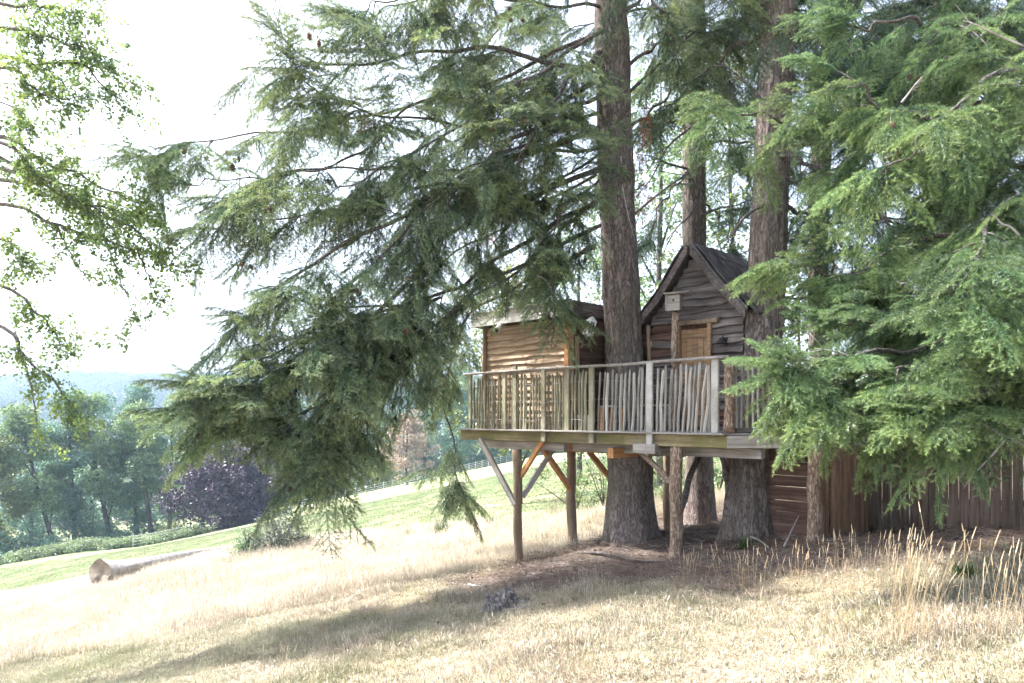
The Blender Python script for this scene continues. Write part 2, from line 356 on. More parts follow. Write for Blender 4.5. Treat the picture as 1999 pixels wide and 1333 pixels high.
# ------------------------------------------------------------------ instancer (geometry nodes)
SRC = {}
def source(name, me, mat):
    me.materials.append(mat); o = bpy.data.objects.new('src_' + name, me); SRC[name] = o; return o
_groups = {}
def scatter_group(names):
    key = tuple(names)
    if key in _groups: return _groups[key]
    g = bpy.data.node_groups.new('scatter_' + names[0], 'GeometryNodeTree')
    g.interface.new_socket('Geometry', in_out='INPUT', socket_type='NodeSocketGeometry'); g.interface.new_socket('Geometry', in_out='OUTPUT', socket_type='NodeSocketGeometry')
    gi = g.nodes.new('NodeGroupInput'); go = g.nodes.new('NodeGroupOutput')
    join = g.nodes.new('GeometryNodeJoinGeometry')
    for nme in reversed(names):
        oi = g.nodes.new('GeometryNodeObjectInfo'); oi.inputs['Object'].default_value = SRC[nme]; oi.inputs['As Instance'].default_value = False
        gt = g.nodes.new('GeometryNodeGeometryToInstance'); g.links.new(oi.outputs['Geometry'], gt.inputs[0]); g.links.new(gt.outputs[0], join.inputs[0])
    iop = g.nodes.new('GeometryNodeInstanceOnPoints'); iop.inputs['Pick Instance'].default_value = True
    def na(n, typ):
        a = g.nodes.new('GeometryNodeInputNamedAttribute'); a.data_type = typ; a.inputs['Name'].default_value = n; return a.outputs['Attribute']
    g.links.new(gi.outputs[0], iop.inputs['Points']); g.links.new(join.outputs[0], iop.inputs['Instance'])
    g.links.new(na('idx', 'INT'), iop.inputs['Instance Index'])
    e2r = g.nodes.new('FunctionNodeEulerToRotation'); g.links.new(na('rot', 'FLOAT_VECTOR'), e2r.inputs[0]); g.links.new(e2r.outputs[0], iop.inputs['Rotation'])
    g.links.new(na('scl', 'FLOAT_VECTOR'), iop.inputs['Scale'])
    g.links.new(iop.outputs[0], go.inputs[0]); _groups[key] = g; return g
def scatter(name, names, pts, rots, scls, idxs, parent=None, kind='stuff'):
    """one object that repeats small meshes at points; pts world"""
    if not len(pts): return None
    base = W[parent].translation if parent is not None else Vector((0, 0, 0))
    pts = np.asarray(pts, np.float32) - np.array(base, np.float32)
    me = bpy.data.meshes.new(name); me.vertices.add(len(pts)); me.vertices.foreach_set('co', pts.ravel()); me.update()
    a = me.attributes.new('rot', 'FLOAT_VECTOR', 'POINT'); a.data.foreach_set('vector', np.asarray(rots, np.float32).ravel())
    s = np.asarray(scls, np.float32)
    if s.ndim == 1: s = np.stack([s, s, s], -1)
    a = me.attributes.new('scl', 'FLOAT_VECTOR', 'POINT'); a.data.foreach_set('vector', s.ravel())
    a = me.attributes.new('idx', 'INT', 'POINT'); a.data.foreach_set('value', np.asarray(idxs, np.int32))
    o = put(name, me, None, parent, Matrix.Translation(base))
    md = o.modifiers.new('scatter', 'NODES'); md.node_group = scatter_group(names)
    if kind: o['kind'] = kind
    return o

# ------------------------------------------------------------------ foliage building blocks
class TriB:
    def __init__(s): s.V = []; s.T = []
    def needles(s, p0, d, L, n, nl, w=.0022, t0=0., t1=1., ang=1.12, flat=.0, tipc=None):
        """n needles around an axis"""
        p0 = np.array(p0); d = np.array(d); d = d / np.linalg.norm(d)
        a = np.cross(d, (0.13, .2, .97)); a /= np.linalg.norm(a) + 1e-9; b = np.cross(d, a)
        u = (np.arange(n) + rng.uniform(0, 1, n)) / n; th = rng.uniform(0, 2 * np.pi, n)
        ca, sa = np.cos(th), np.sin(th) * (1 - flat)
        rad = ca[:, None] * a + sa[:, None] * b
        an = ang * rng.uniform(.75, 1.2, n) * (1 - .55 * u ** 4)
        nd_ = d * np.cos(an)[:, None] + rad * np.sin(an)[:, None]; nd_[:, 2] += rng.uniform(-.05, .12, n)
        q = p0 + d * (u * L)[:, None]
        ll = nl * rng.uniform(.75, 1.15, n) * (1 - .25 * u ** 3)
        side = np.cross(nd_, rng.normal(size=(n, 3))); side /= np.linalg.norm(side, axis=1)[:, None] + 1e-9
        V = np.stack([q + side * w / 2, q - side * w / 2, q + nd_ * ll[:, None]], 1)
        s.V.append(V.reshape(-1, 3)); s.T.append(np.repeat(t0 + (t1 - t0) * u, 3) if tipc is None else np.full(3 * n, tipc))
    def stick(s, pts, r0, r1, c=0.):
        pts = np.array(pts)
        for i in range(len(pts) - 1):
            p, q = pts[i], pts[i + 1]; d = q - p; a = np.cross(d, (.3, .1, .9)); a /= np.linalg.norm(a) + 1e-9; b = np.cross(d, a); b /= np.linalg.norm(b) + 1e-9
            ra = r0 + (r1 - r0) * i / (len(pts) - 1); rb = r0 + (r1 - r0) * (i + 1) / (len(pts) - 1)
            A = [p + ra * (math.cos(k) * a + math.sin(k) * b) for k in (0, 2.1, 4.2)]; B = [q + rb * (math.cos(k) * a + math.sin(k) * b) for k in (0, 2.1, 4.2)]
            for k in range(3):
                k2 = (k + 1) % 3
                s.V.append(np.array([A[k], A[k2], B[k2], A[k], B[k2], B[k]])); s.T.append(np.full(6, c))
    def tri(s, V, c): s.V.append(np.asarray(V).reshape(-1, 3)); s.T.append(np.broadcast_to(np.asarray(c, float), (len(s.V[-1]),)).copy())
    def mesh(s, name):
        V = np.concatenate(s.V); T = np.concatenate(s.T); return mesh_np(name, V, np.arange(len(V)).reshape(-1, 3), False, {'tip': T})
def unit(v): v = np.asarray(v, float); return v / (np.linalg.norm(v) + 1e-9)
def fan_spray(seed, nlat=15, droop=.35, dens=330, nl=.026, sub=True, w=.0022):
    """a branchlet 0.8 m long: axis along +X with alternate side shoots, needles all round"""
    global rng; keep = rng; rng = np.random.default_rng(seed); tb = TriB()
    Ltot = .8; ax = []; p = np.zeros(3); d = unit((1, 0, .12)); n = 12
    for i in range(n + 1):
        ax.append(p.copy()); d = unit(d + np.array([0, rng.normal(0, .04), -droop * 1.6 / n])); p = p + d * Ltot / n
    ax = np.array(ax); tb.stick(ax[::2], .004, .0015, 0.)
    def at(s):
        f = s * n; i = min(int(f), n - 1); return ax[i] + (ax[i + 1] - ax[i]) * (f - i), unit(ax[min(i + 1, n)] - ax[i])
    for k in range(nlat):
        s = .06 + .88 * k / nlat + rng.uniform(-.02, .02); p, dd = at(min(max(s, 0), .97)); sd = 1 if k % 2 else -1
        L = (.34 * (1 - s) ** .8 + .09) * rng.uniform(.7, 1.15)
        dirv = unit(dd * .72 + np.array([0, sd * .72, 0]) + np.array([0, 0, rng.uniform(-.35, .12) - droop * .35]))
        q = p.copy(); nseg = max(2, int(L / .095)); pts = [q.copy()]; dv = dirv
        for i in range(nseg):
            tb.needles(q, dv, L / nseg, int(dens * L / nseg), nl, w, .7 * i / nseg, .7 * (i + 1) / nseg + (.3 if i == nseg - 1 else 0))
            q = q + dv * L / nseg; pts.append(q.copy())
            if sub and i < nseg - 1:
                for s2 in (1, -1):
                    if rng.random() < .8:
                        l2 = rng.uniform(.07, .14) * (1 - .35 * i / nseg); d2 = unit(dv * .7 + np.cross(dv, (0, 0, 1)) * s2 * .7 + np.array([0, 0, rng.uniform(-.3, .1)]))
                        tb.needles(q, d2, l2, int(dens * l2), nl, w, .35, 1.)
            dv = unit(dv + np.array([0, 0, -droop * .35]) + rng.normal(0, .05, 3))
        tb.stick(pts, .0022, .001, 0.)
    for i in range(0, n):
        dd = ax[i + 1] - ax[i]; L = np.linalg.norm(dd); tb.needles(ax[i], dd, L, int(dens * L), nl, w, i / n * .6, (i + 1) / n * .6 + (.4 if i == n - 1 else 0))
    rng = keep; return tb.mesh('fan_spray')
def weep_spray(seed, strands=5, dens=230, nl=.023, w=.0022, Lm=.9):
    """a tuft of hanging strands, origin at the top"""
    global rng; keep = rng; rng = np.random.default_rng(seed); tb = TriB()
    for k in range(strands):
        az = rng.uniform(0, 6.28); L = Lm * rng.uniform(.45, 1.1); n = 8; p = np.array([rng.uniform(-.12, .12), rng.uniform(-.12, .12), 0.]); d = unit((math.cos(az) * .55, math.sin(az) * .55, -.5)); pts = [p.copy()]
        for i in range(n):
            s = i / n; tb.needles(p, d, L / n, int(dens * L / n), nl, w, s * .5, (i + 1) / n * .5 + (.5 if i == n - 1 else 0))
            for rep in (0, 1):
                if rng.random() < .6:
                    l2 = rng.uniform(.08, .18) * (1.1 - .5 * s); a2 = rng.uniform(0, 6.28); d2 = unit(d * .7 + np.array([math.cos(a2) * .65, math.sin(a2) * .65, -.15]))
                    tb.needles(p, d2, l2, int(dens * 1.1 * l2), nl, w, .25, .9)
            p = p + d * L / n; pts.append(p.copy()); d = unit(d + np.array([0, 0, -.28]) + rng.normal(0, .1, 3))
        tb.stick(pts[::2], .0025, .001, 0.)
    rng = keep; return tb.mesh('weep_spray')
def leaf_shape(L, wd, kind):
    if kind == 'oak':
        pr = [(0, .0), (.12, .1), (.25, .3), (.33, .2), (.48, .44), (.56, .3), (.72, .46), (.82, .28), (1, .05)]
    else: pr = [(0, 0), (.25, .36), (.55, .44), (.8, .25), (1, 0)]
    return [(x * L, y * wd) for x, y in pr]
def leaf_twig(seed, nleaf, spread, L, kind='oak', flat=.5, twigs=3):
    """a short twig with leaves, about `spread` across"""
    global rng; keep = rng; rng = np.random.default_rng(seed); tb = TriB()
    for tw in range(twigs):
        d = unit((1, rng.normal(0, .55), rng.normal(0, .4))); Lt = spread * rng.uniform(.6, 1.); tb.stick([np.zeros(3), d * Lt * .5, d * Lt + np.array([0, 0, -.05 * Lt])], .003, .0012, .0)
        for k in range(nleaf // twigs):
            s = rng.uniform(.15, 1.02); p = d * Lt * s + rng.normal(0, spread * .09, 3)
            ld = unit(d * .5 + rng.normal(0, .75, 3) + np.array([0, 0, -.25])); up = unit(np.array([0, 0, 1.]) * flat * 2 + rng.normal(0, .6, 3)); sd = unit(np.cross(ld, up)); up = np.cross(sd, ld)
            l = L * rng.uniform(.6, 1.15); pr = leaf_shape(l, l, kind); tris = []
            fold = rng.uniform(.1, .35); curl = rng.uniform(-.2, .05)
            def pt(x, y): return p + ld * x + sd * y + up * (abs(y) * fold + curl * x * x / l)
            for a, b2 in zip(pr[:-1], pr[1:]):
                for sg in (1, -1):
                    tris += [pt(a[0], 0), pt(b2[0], 0), pt(b2[0], sg * b2[1])]
                    if a[1] > 0: tris += [pt(a[0], 0), pt(b2[0], sg * b2[1]), pt(a[0], sg * a[1])]
            tb.tri(tris, rng.uniform(0, 1))
    rng = keep; return tb.mesh('leaf_twig')
def leaf_cluster(seed, n, rad, L, flat=.6):
    """a clump of simple leaves inside a ball, for trees further off"""
    r = np.random.default_rng(seed); d = r.normal(size=(n, 3)); d /= np.linalg.norm(d, axis=1)[:, None]; p = d * (rad * r.uniform(.35, 1, n) ** .6)[:, None]; p[:, 2] *= .65
    ld = r.normal(size=(n, 3)) + d * .8; ld /= np.linalg.norm(ld, axis=1)[:, None]; up = r.normal(size=(n, 3)) * .7 + np.array([0, 0, flat * 2]); sd = np.cross(ld, up); sd /= np.linalg.norm(sd, axis=1)[:, None]
    l = (L * r.uniform(.6, 1.2, n))[:, None]
    A = p; B = p + ld * l * .5 + sd * l * .32; C = p + ld * l; D = p + ld * l * .5 - sd * l * .32
    V = np.stack([A, B, C, A, C, D], 1).reshape(-1, 3); T = np.repeat(np.clip(.5 + .5 * p[:, 2] / rad + r.normal(0, .2, n), 0, 1), 6)  # leaves take more of the tip colour towards the top of the clump
    return mesh_np('leaf_cluster', V, np.arange(len(V)).reshape(-1, 3), False, {'tip': T})
def grass_patch(seed, n, size, h0, h1, w, lean=.35, seedheads=0, mix=.5):
    r = np.random.default_rng(seed); V = []; T = []
    c = r.uniform(-.5, .5, (max(3, n // 12), 2)) * size
    b = c[r.integers(0, len(c), n)] + r.normal(0, size * .07, (n, 2)); k = r.random(n) < mix; b[k] = r.uniform(-.5, .5, (k.sum(), 2)) * size
    h = r.uniform(h0, h1, n) * r.uniform(.6, 1, n); az = r.uniform(0, 6.28, n); ln = np.abs(r.normal(0, lean, n))
    base = np.stack([b[:, 0], b[:, 1], np.full(n, -.01)], 1); dirh = np.stack([np.cos(az), np.sin(az), np.zeros(n)], 1); z = np.array([0, 0, 1.])
    sd = np.stack([-np.sin(az + r.normal(0, .8, n)), np.cos(az), np.zeros(n)], 1) * (w * r.uniform(.6, 1.3, n) / 2)[:, None]
    m1 = base + dirh * (h * ln * .3)[:, None] + z * (h * .55)[:, None]; tp = base + dirh * (h * ln * 1.1)[:, None] + z * (h * np.sqrt(np.clip(1 - ln * ln * .6, .1, 1)))[:, None]
    V = np.stack([base - sd, base + sd, m1 + sd * .8, base - sd, m1 + sd * .8, m1 - sd * .8, m1 - sd * .8, m1 + sd * .8, tp], 1).reshape(-1, 3)
    tcol = np.tile(np.array([.0, .0, .5, .0, .5, .5, .5, .5, 1.]), n) * np.repeat(r.uniform(.5, 1, n), 9)
    if seedheads:
        j = r.choice(n, seedheads, replace=False); q = tp[j]; dd = tp[j] - m1[j]; dd /= np.linalg.norm(dd, axis=1)[:, None]; hl = .05 * r.uniform(.7, 1.4, seedheads)
        s2 = sd[j] / np.linalg.norm(sd[j], axis=1)[:, None] * .0045; a = q - dd * .005; mid = q + dd * hl[:, None] * .45; e = q + dd * hl[:, None]
        V2 = np.stack([a, mid + s2, e, a, e, mid - s2], 1).reshape(-1, 3); V = np.concatenate([V, V2]); tcol = np.concatenate([tcol, np.full(len(V2), .9)])
    return mesh_np('grass_patch', V, np.arange(len(V)).reshape(-1, 3), False, {'tip': tcol})
FANS = []; WEEPS = []
def reg(prefix, fn, n, mat):
    out = []
    for i in range(n):
        k = f'{prefix}_{i}'; source(k, fn(i), mat); out.append(k)
    return out
def copies(prefix, names, mat):
    out = []
    for i, nme in enumerate(names):
        k = f'{prefix}_{i}'; me = SRC[nme].data.copy(); me.materials.clear(); source(k, me, mat); out.append(k)
    return out
FIR = reg('fan', lambda i: fan_spray(100 + i, 12 + i % 3, .12 + .1 * i, 250, .036, True, .0062), 4, M_['needle']) + reg('weep', lambda i: weep_spray(200 + i, 6 + i % 2, 230, .034, .0062, .62), 3, M_['needle'])
FIR_N = reg('nfan', lambda i: fan_spray(130 + i, 11 + i % 3, .2 + .1 * i, 400, .036, True, .005), 4, M_['needle_near']) + reg('nweep', lambda i: weep_spray(230 + i, 5, 330, .03, .0042, .75), 2, M_['needle_near'])
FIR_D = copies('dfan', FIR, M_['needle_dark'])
FIR_DEAD = copies('deadfan', FIR[4:], M_['needle_dead'])
FIR_A = copies('afan', FIR, M_['needle_alt']); FIR_NA = copies('nafan', FIR_N, M_['needle_near_alt'])

# ------------------------------------------------------------------ conifer builder
def smooth_path(pts, n):
    pts = [np.array(p, float) for p in pts]; pts = [2 * pts[0] - pts[1]] + pts + [2 * pts[-1] - pts[-2]]; out = []
    segs = len(pts) - 3
    for i in range(n + 1):
        f = i / n * segs; k = min(int(f), segs - 1); u = f - k; p0, p1, p2, p3 = pts[k:k + 4]
        out.append(.5 * (2 * p1 + (p2 - p0) * u + (2 * p0 - 5 * p1 + 4 * p2 - p3) * u * u + (3 * p1 - p0 - 3 * p2 + p3) * u ** 3))
    return np.array(out)
class Fol:
    def __init__(s): s.p = []; s.r = []; s.s = []; s.i = []; s.tips = []; s.twigs = MB()
    def add(s, p, x, z, sc, idx):
        x = Vector(x).normalized(); z = Vector(z); y = z.cross(x)
        if y.length < 1e-4: y = Vector((0, 1, 0))
        y.normalize(); z = x.cross(y)
        e = Matrix((x, y, z)).transposed().to_euler('XYZ'); s.p.append(tuple(p)); s.r.append((e.x, e.y, e.z)); s.s.append(sc); s.i.append(idx)
def limb_mesh(path, r0, r1, n=7):
    mb = MB(); m = len(path); mb.tube(path, [r0 + (r1 - r0) * (i / (m - 1)) ** .8 for i in range(m)], n, True, True, .08); return mb.mesh('branch')
def bough(tree, fol, pts, r0=.05, bare=.2, step=.2, width=.9, hang=.5, nf=4, nw=3, scl=1.0, tipup=.2, seed=0, limb='limb', sparse=None, gaps=0.):
    """limb along pts with two-sided branchlets, hanging strands and side branches"""
    rn = random.Random(seed); path = smooth_path(pts, 26)
    wob = np.array([[.05 * math.sin(i * .9 + seed), .05 * math.sin(i * .7 + seed * 2), .03 * math.sin(i * 1.3 + seed)] for i in range(27)]); wob[0] = 0; path = path + wob
    put('branch', limb_mesh(path, r0, .008), M_[limb], tree)
    seg = np.linalg.norm(np.diff(path, axis=0), axis=1); cum = np.concatenate([[0], np.cumsum(seg)]); Ltot = cum[-1]
    s = bare * Ltot; sg = 1
    while s < Ltot:
        k = min(int(np.searchsorted(cum, s)) - 1, len(seg) - 1); k = max(k, 0); u = (s - cum[k]) / max(seg[k], 1e-6)
        p = path[k] + (path[k + 1] - path[k]) * u; tg = Vector(path[k + 1] - path[k]).normalized(); f = s / Ltot
        if gaps and math.sin(s * 2.6 + seed * 1.9) > 1 - gaps: s += step; continue
        if sparse and sparse(p) and rn.random() < .85: s += step; continue
        sdv = tg.cross(Vector((0, 0, 1)))
        if sdv.length < .2: sdv = Vector((rn.uniform(-1, 1), rn.uniform(-1, 1), 0))
        sdv.normalize(); env = width * (1.0 - .4 * f ** 2)
        # a drooping side branch clothed with branchlets: one plume
        L = env * rn.uniform(.45, 1.5); sg = -sg if rn.random() < .8 else sg; hangs = rn.random() < hang
        d = (tg * rn.uniform(.0, .9) + sdv * sg * rn.uniform(.3, 1.) + Vector((0, 0, rn.uniform(-.9, -.2) if hangs else rn.uniform(-.25, .5)))).normalized()
        q = Vector(p); n = max(3, int(L / .19)); st = [q.copy()]; sag = rn.uniform(.12, .26); tone = rn.random(); big = rn.uniform(.65, 1.25); nb = nf + nw; off = nb if tone < .32 else 0
        if rn.random() < .05 and f < .75: fol.add(q, d, Vector((0, 0, 1)), scl * rn.uniform(.4, .8), 2 * nb + rn.randrange(3))
        for j in range(n):
            g = j / n
            if j > 0 or f > .5:
                lat = d.cross(Vector((rn.uniform(-.25, .25), rn.uniform(-.25, .25), 1)))
                if lat.length < .2: lat = Vector((rn.uniform(-1, 1), rn.uniform(-1, 1), 0))
                lat.normalize()
                for s2 in (1, -1):
                    if rn.random() < .72:
                        dd = (d * rn.uniform(.5, 1.) + lat * s2 * rn.uniform(.4, 1.) + Vector((0, 0, rn.uniform(-.5, .1)))).normalized()
                        fol.add(q, dd, Vector((rn.uniform(-.4, .4), rn.uniform(-.4, .4), 1)), scl * big * rn.uniform(.6, 1.) * (1.05 - .4 * g), off + rn.randrange(nf))
                if hangs and rn.random() < .3: fol.add(q, Vector((rn.uniform(-1, 1), rn.uniform(-1, 1), 0)), Vector((0, 0, 1)), scl * rn.uniform(.5, 1.), off + nf + rn.randrange(nw))
            q = q + d * (L / n); d = (d + Vector((rn.uniform(-.14, .14), rn.uniform(-.14, .14), -sag * (1.15 if hangs else .7)))).normalized(); st.append(q.copy())
        for j in range(2): fol.add(q, (d + Vector((rn.uniform(-.5, .5), rn.uniform(-.5, .5), rn.uniform(-.1, .4)))).normalized(), Vector((0, 0, 1)), scl * big * rn.uniform(.6, .95), off + rn.randrange(nf))
        fol.twigs.tube([st[i] for i in sorted({0, len(st) // 3, 2 * len(st) // 3, len(st) - 1})], [.012, .009, .006, .003][:len(sorted({0, len(st) // 3, 2 * len(st) // 3, len(st) - 1}))], 4, False)
        fol.tips.append(tuple(q))
        s += step * rn.uniform(.5, 1.5)
    for j in range(4):
        d = (Vector(path[-1] - path[-3]).normalized() + Vector((rn.uniform(-.5, .5), rn.uniform(-.5, .5), tipup + rn.uniform(-.2, .3)))).normalized()
        fol.add(path[-1 - j // 2], d, Vector((0, 0, 1)), scl * rn.uniform(.7, 1.), rn.randrange(nf))
    return path
def trunk_mesh(pts, rad, n=44, m=170, flare=.0, fl_h=.9, seed=0, rid=.018, lobes=6):
    path = smooth_path(pts, m); rr = np.interp(np.linspace(0, 1, m + 1), np.linspace(0, 1, len(rad)), rad); z0 = path[0][2]; V = []; rn = np.random.default_rng(seed); ph = rn.uniform(0, 6.28, 8)
    th = np.linspace(0, 2 * np.pi, n, endpoint=False)
    for i, p in enumerate(path):
        h = p[2] - z0; fl = flare * math.exp(-max(h, 0) / fl_h * 2.2)
        lob = 1 + fl * (.75 + .55 * np.sin(lobes * th + ph[0] + .4 * np.sin(2 * th + ph[1])) + .3 * np.sin(3 * th + ph[2]))
        ridge = rid * (np.sin(th * 13 + ph[3] + 1.2 * math.sin(h * 2.1)) + .7 * np.sin(th * 21 + ph[4] + 1.7 * math.sin(h * 3.3 + 1)) + .6 * np.sin(th * 8 + h * 5) * math.sin(h * 7))
        r = rr[i] * lob * (1 + .02 * np.sin(2 * th + h) + .015 * math.sin(h * 3.1)) + ridge
        V.append(np.stack([p[0] + r * np.cos(th), p[1] + r * np.sin(th), np.full(n, p[2])], 1))
    V = np.concatenate(V); i = np.arange(m)[:, None]; k = np.arange(n)[None, :]; k2 = (k + 1) % n
    F = np.stack([i * n + k, i * n + k2, (i + 1) * n + k2, (i + 1) * n + k], -1).reshape(-1, 4)
    return mesh_np('trunk', V, F, True)
def cone_mesh():
    mb = MB(); mb.tube([(0, 0, 0), (0, 0, -.02), (0, 0, -.05), (0, 0, -.08), (0, 0, -.1)], [.006, .02, .026, .02, .004], 7)
    for k in range(34):
        s = k / 34; a = k * 2.4; z = -.008 - .085 * s; r = .024 * math.sin(math.pi * min(1, .2 + s * .8)) + .006
        M = Matrix.Rotation(a, 3, 'Z'); pts = [M @ Vector((r * .6, -.009, 0)), M @ Vector((r * .6, .009, 0)), M @ Vector((r * 1.5, .006, -.012)), M @ Vector((r * 1.5, -.006, -.012)), M @ Vector((r * .7, 0, -.012))]
        mb.add([p + Vector((0, 0, z)) for p in pts], [(0, 1, 2, 3), (0, 3, 4), (1, 4, 2), (3, 2, 4)])
    return mb.mesh('pine_cone')
CONE = cone_mesh(); CONE.materials.append(M_['cone'])
def hang_cones(tree, pts, n, seed, lo=.8, hi=1.15):
    rn = random.Random(seed); pts = list(pts); rn.shuffle(pts)
    for p in pts[:n]:
        for k in range(rn.choice((1, 1, 2, 3))):
            M = Matrix.Translation(Vector(p) + Vector((rn.uniform(-.12, .12), rn.uniform(-.12, .12), rn.uniform(-.12, .03)))) @ Euler((rn.uniform(-.5, .5), rn.uniform(-.5, .5), rn.uniform(0, 6.28))).to_matrix().to_4x4() @ Matrix.Scale(rn.uniform(lo, hi), 4)
            put('pine_cone', CONE, None, tree, M)
def crown(tree, fol, names, alt=None):
    if fol.twigs.v: put('twigs', fol.twigs.mesh('twigs'), M_['limb'], tree)['kind'] = 'stuff'
    return scatter('crown', names + (alt or names) + FIR_DEAD, fol.p, fol.r, fol.s, fol.i, tree)
def in_view(p, m=150):
    y = max(p[1], .1); px = p[0] / y * FPX + 1000; py = 813 - (p[2] - CZ) / y * FPX; return -m < px < 2000 + m and -m < py < 1333 + m


# ================================================================== tree house
U = Vector((.70, -.714, 0)).normalized(); V_ = Vector((-U.y, U.x, 0)); Z_ = Vector((0, 0, 1))
FL = Vector((-.87, 13.86, 0)); DZ = CZ - .228                      # deck surface height
def FR(s, d, z): return FL + U * s + V_ * d + Vector((0, 0, z))
def s_at(px, d):
    k = (px - 999.5) / FPX; a = FL + V_ * d
    return (k * a.y - a.x) / (U.x - k * U.y)
SL = s_at(1420, 0)                                                # front corner
D_ = Vector((4.26, 9.93, 0)); XC = Vector((1, 0, 0))
_bs = [0]
def board(name, parent, p, x, L, D, H, mat, z=(0, 0, 1), wav=0., seg=1, b=.005):
    """board from p along x, H along z, D thick"""
    _bs[0] += 1
    return put(name, bevel_box_mesh(name, L, D, H, wav, _bs[0], seg, b), M_[mat] if isinstance(mat, str) else mat, parent, frame(p, x, z))
def beam(name, parent, a, b_, w, h, mat):
    """square timber between two points (centre line)"""
    a = Vector(a); b_ = Vector(b_); x = (b_ - a); L = x.length; x.normalize(); z = Vector((0, 0, 1)) if abs(x.z) < .95 else V_
    M = frame(a, x, z); M = M @ Matrix.Translation((0, 0, -h / 2)); _bs[0] += 1
    return put(name, bevel_box_mesh(name, L, w, h, 0.002, _bs[0], 4, .006), M_[mat], parent, M)
def pole(name, parent, a, b_, r0, r1, mat, n=14, m=12, wob=.012, seed=0):
    a = Vector(a); b_ = Vector(b_); rn = random.Random(seed); mb = MB(); L = (b_ - a).length; ph = rn.uniform(0, 6)
    pts = [(wob * math.sin(i * .8 + ph), wob * math.cos(i * .6 + ph), L * i / m) for i in range(m + 1)]
    mb.tube(pts, [(r0 + (r1 - r0) * i / m) * (1 + .05 * math.sin(i * 1.7 + ph)) for i in range(m + 1)], n, True, True, .03)
    z = (b_ - a).normalized(); M = z.to_track_quat('Z', 'Y').to_matrix().to_4x4(); M.translation = a
    return put(name, mb.mesh(name), M_[mat], parent, M)

# ---- platform
deck = empty('treehouse_platform', FR(2.5, 1.2, DZ - 1.9), 'timber platform on round posts with diagonal braces, built around the fir trunks', 'platform')
DEPTH = 3.1
for i in range(21):
    d = -.09 + i * .15
    if d > DEPTH: break
    a = -.22 if i == 0 else -.06 + random.uniform(-.02, .02)
    board('deck_board', deck, FR(a, d + .07, DZ - .032), U, SL - a - .01, .142, .03, 'deck', seg=3)
for i in range(13):                                                 # the part right of the corner, boards along X
    w = -.0 + i * .15; c = FR(SL, w * 1.0, DZ - .034)
    board('deck_board', deck, c + Vector((.02, .1, 0)), XC, (D_.x - FR(SL, 0, 0).x) + .15 * (i > 0), .1, .03, 'deck')
# edge beams
j = [s_at(897, 0), s_at(1062, 0), s_at(1270, 0), SL - .02]
for a, b2 in zip(j[:-1], j[1:]): board('edge_beam', deck, FR(a, .05, DZ - .215), U, b2 - a - .006, .06, .178, 'mossy', wav=.002, seg=5)
C0 = FR(SL, 0, 0)
board('edge_beam', deck, C0 + Vector((.0, .04, DZ - .215)), XC, .62, .06, .175, 'greywood'); board('edge_beam', deck, C0 + Vector((.63, .04, DZ - .212)), XC, .68, .055, .172, 'greywood')
board('edge_beam', deck, D_ + Vector((.05, .1, DZ - .215)), V_, 1.6, .06, .175, 'greywood')
# joists and main bearers
beam('joist', deck, FR(.25, .28, DZ - .3), FR(2.3, .28, DZ - .3), .12, .14, 'greywood')
beam('joist', deck, FR(2.35, .45, DZ - .3), FR(SL + .3, .45, DZ - .3), .12, .14, 'greywood')
beam('joist', deck, FR(1.05, .9, DZ - .33), FR(1.05, 3.1, DZ - .33), .1, .2, 'orange')
beam('joist', deck, FR(1.1, 1.45, DZ - .35), FR(3.9, 1.45, DZ - .35), .1, .2, 'orange')
beam('joist', deck, FR(.5, 2.9, DZ - .35), FR(5.4, 2.9, DZ - .35), .1, .2, 'orange')
beam('joist', deck, FR(3.4, .1, DZ - .36), FR(3.4, 2.95, DZ - .36), .1, .16, 'orange')
beam('joist', deck, FR(4.1, .05, DZ - .3), FR(4.1, 2.9, DZ - .3), .11, .17, 'greywood')
for k in range(9): beam('joist', deck, FR(.35 + k * .62, .1, DZ - .1), FR(.35 + k * .62, 3.05, DZ - .1), .05, .12, 'red' if k % 2 else 'orange')
beam('joist', deck, FR(3.95, .02, DZ - .26), FR(4.35, .02, DZ - .26), .16, .15, 'greywood')
# posts
def postat(px, Y, top, r, mat='post', seed=0, dx=0):
    x = (px - 999.5) / FPX * Y; g = ground_z(x, Y) - .15
    return pole('support_post', deck, (x, Y, g), (x - dx, Y, top), r, r * .93, mat, seed=seed)
P1 = (1014, 12.95); P2 = (1118, 14.1); P3 = (1320, 10.62); P4 = (1590, 10.0)
postat(*P1, DZ - .37, .082, seed=1, dx=.06); postat(*P2, DZ - .45, .098, seed=2, dx=.04); postat(*P3, DZ - .22, .098, 'barkpost', seed=3); postat(*P4, DZ - .215, .1, 'barkpost', seed=4)
postat(1302, 14.6, DZ - .45, .08, seed=5); postat(1193, 14.4, DZ - .45, .075, seed=6); postat(1424, 13.2, DZ - .43, .08, seed=7)
# braces (photo position and depth of each end)
for (a, b2, w, h, mat) in [((937, 856, 13.5), (1006, 985, 12.9), .07, .1, 'greywood'), ((1062, 858, 12.55), (1016, 930, 12.95), .07, .085, 'orange'), ((1088, 864, 13.2), (1020, 970, 12.97), .07, .085, 'greywood'),
                           ((1060, 876, 13.0), (1114, 955, 14.05), .08, .1, 'orange'), ((1150, 882, 14.1), (1196, 940, 14.4), .08, .1, 'orange')]:
    beam('brace', deck, P(*a), P(*b2), w, h, mat)
pole('brace', deck, P(1314, 945, 10.6), P(1230, 862, 11.25), .045, .05, 'barkpost', seed=11)
pole('brace', deck, P(1326, 1000, 10.75), P(1366, 876, 11.9), .05, .045, 'limb', seed=12)
pole('brace', deck, P(1427, 958, 11.25), P(1402, 872, 11.1), .045, .04, 'limb', seed=13)

